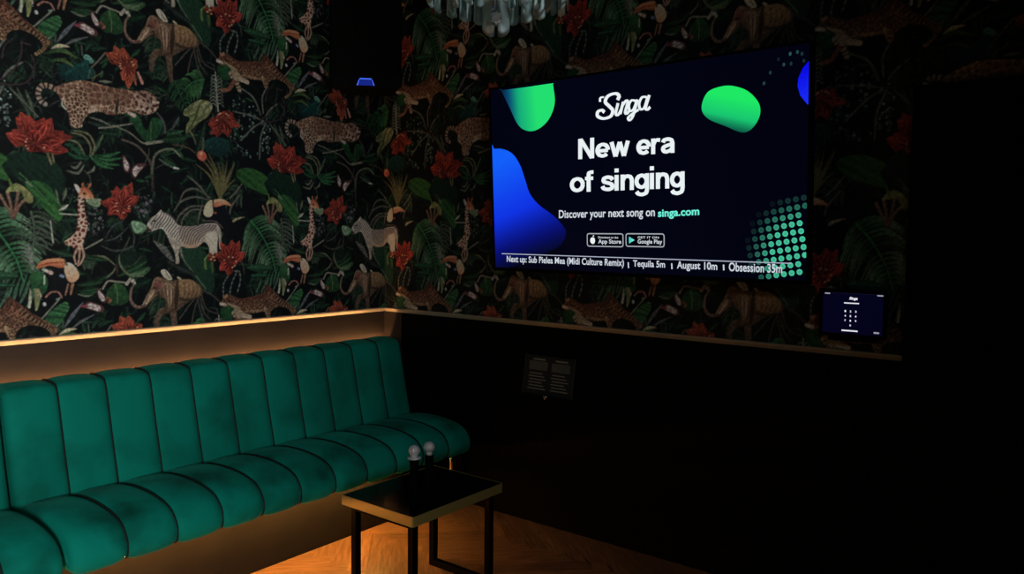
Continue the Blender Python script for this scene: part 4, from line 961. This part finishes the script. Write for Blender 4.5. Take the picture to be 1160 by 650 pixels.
obj('ceiling_bracket', bx(-.05, -.03, 2.93, .05, .05, RZ), BLKMETAL, sp)

# ------------------------------------------------------------------ chandelier
cc = CAM+ray(562, 20)*2.45; CX, CY = cc[0], cc[1]; ZB = (CAM+ray(556, 33)*2.45)[2]
ch = thing('chandelier', 'unlit tiered glass chandelier with pale hanging petals, cut off by the top of the photo', 'chandelier', (CX, CY, 0))
GL = mat('pale_frosted_glass', (.50, .66, .66), .3, Transmission_Weight=.12, IOR=1.45, Specular_IOR_Level=.6)
noise_col(GL, (.34, .55, .55), (.85, 1, 1), 34, 3, stretch=(1, 1, .35))
CRY = mat('clear_crystal', (.9, .95, .95), .05, Transmission_Weight=.6, IOR=1.6, Specular_IOR_Level=1)
def petal_bm(w, h, t=.006):
    bm = bmesh.new(); out = []
    for k in range(17):
        a = PI+PI*k/16; out.append((w/2*math.cos(a), .46*w*math.sin(a)*1.1))
    out += [(w*.47, h*.55), (w*.34, h*.85), (w*.14, h), (-w*.14, h), (-w*.34, h*.85), (-w*.47, h*.55)]
    cz = .4*h
    rings = []
    for y, s in ((-t, .72), (-t*.4, 1.0), (t*.4, 1.0), (t, .72)):
        rings.append([bm.verts.new((x*s, y+.010*(1-(x/(w/2))**2), cz+(z-cz)*(.5+.5*s))) for x, z in out])
    n = len(out)
    for a, b in zip(rings, rings[1:]):
        for i in range(n): bm.faces.new((a[i], a[(i+1) % n], b[(i+1) % n], b[i]))
    bm.faces.new(rings[0]); bm.faces.new(rings[-1]); bmesh.ops.recalc_face_normals(bm, faces=bm.faces); return bm
protos = {}
def petal(w, h, x, y, z, rz):
    k = (w, h)
    if k not in protos: o = obj('glass_petal', petal_bm(w, h), GL, ch, True); protos[k] = o
    else: o = protos[k].copy(); C.objects.link(o); o.parent = ch
    o.location = (x, y, z); o.rotation_euler = (0, 0, rz)
tocam = math.atan2(CAM[1]-CY, CAM[0]-CX)
for R_, nn, w_, h, dz, ph in ((.215, 20, .028, .11, .085, .5), (.205, 18, .026, .11, .165, 0), (.145, 15, .030, .12, .060, .5), (.034, 4, .050, .10, .006, .5), (.10, 12, .028, .11, .10, 0)):
    for i in range(nn):
        a = tocam+2*PI*(i+ph)/nn; petal(w_, h, R_*math.cos(a), R_*math.sin(a), ZB+dz, a+PI/2)
for R_, z in ((.21, .19), (.21, .265), (.145, .18), (.10, .235), (.05, .115)):
    pts = [(R_*math.cos(t), R_*math.sin(t), ZB+z) for t in np.linspace(0, 2*PI, 33)]; obj('ring', tube(pts, .004, 6, cap=False), CHROME, ch, True)
bm = bmesh.new()
for z in (.19, .235): 
    for i in range(3): a = i*PI/3; tube([(.21*math.cos(a), .21*math.sin(a), ZB+z), (-.21*math.cos(a), -.21*math.sin(a), ZB+z)], .003, 6, bm)
obj('frame_arms', bm, CHROME, ch)
obj('stem', lathe([(.012, ZB+.10), (.012, ZB+.3), (.03, ZB+.32), (.012, ZB+.34), (.008, RZ-.04), (.05, RZ-.03), (.06, RZ-.001)], 18), CHROME, ch, True)
bm = bmesh.new(); bmesh.ops.create_icosphere(bm, subdivisions=1, radius=.021); bmesh.ops.translate(bm, verts=bm.verts, vec=(.055*math.cos(tocam), .055*math.sin(tocam), ZB+.022)); obj('crystal_ball', bm, CRY, ch)
bm = bmesh.new(); bmesh.ops.create_cone(bm, segments=6, radius1=.016, radius2=.002, depth=.04); bmesh.ops.translate(bm, verts=bm.verts, vec=(.055*math.cos(tocam), .055*math.sin(tocam), ZB+.06)); obj('crystal_pendant', bm, CRY, ch)

# ------------------------------------------------------------------ lights of the room and an added fill
def spot(name, loc, tgt, watt, ang, blend_=1, size=.12, col=(1, .95, .88)):
    l = bpy.data.lights.new(name, 'SPOT'); l.energy = watt; l.spot_size = math.radians(ang); l.spot_blend = blend_; l.shadow_soft_size = size; l.color = col
    o = bpy.data.objects.new(name, l); C.objects.link(o); o.location = loc
    o.rotation_euler = (Vector(tgt)-Vector(loc)).to_track_quat('-Z', 'Y').to_euler(); return o
spot('opposite_wall_lamp', (-4.3, -4.4, 1.35), (-3.25, 0, 1.2), 430, 76, 1, .35, (1, .97, .94))
spot('ceiling_spot', (-3.0, -4.6, 2.7), (-1.1, -.6, 1.5), 45, 75, 1, .2, (1, .97, .94))
spot('chandelier_fill', (-1.85, -2.75, 3.0), (CX, CY, ZB+.1), 26, 24, .8, .05, (.93, 1, 1))  # added fill that brightens the chandelier glass, no fixture of the room
W = bpy.data.worlds.new('world'); S.world = W; W.use_nodes = True
W.node_tree.nodes['Background'].inputs[0].default_value = (.02, .025, .03, 1); W.node_tree.nodes['Background'].inputs[1].default_value = .05
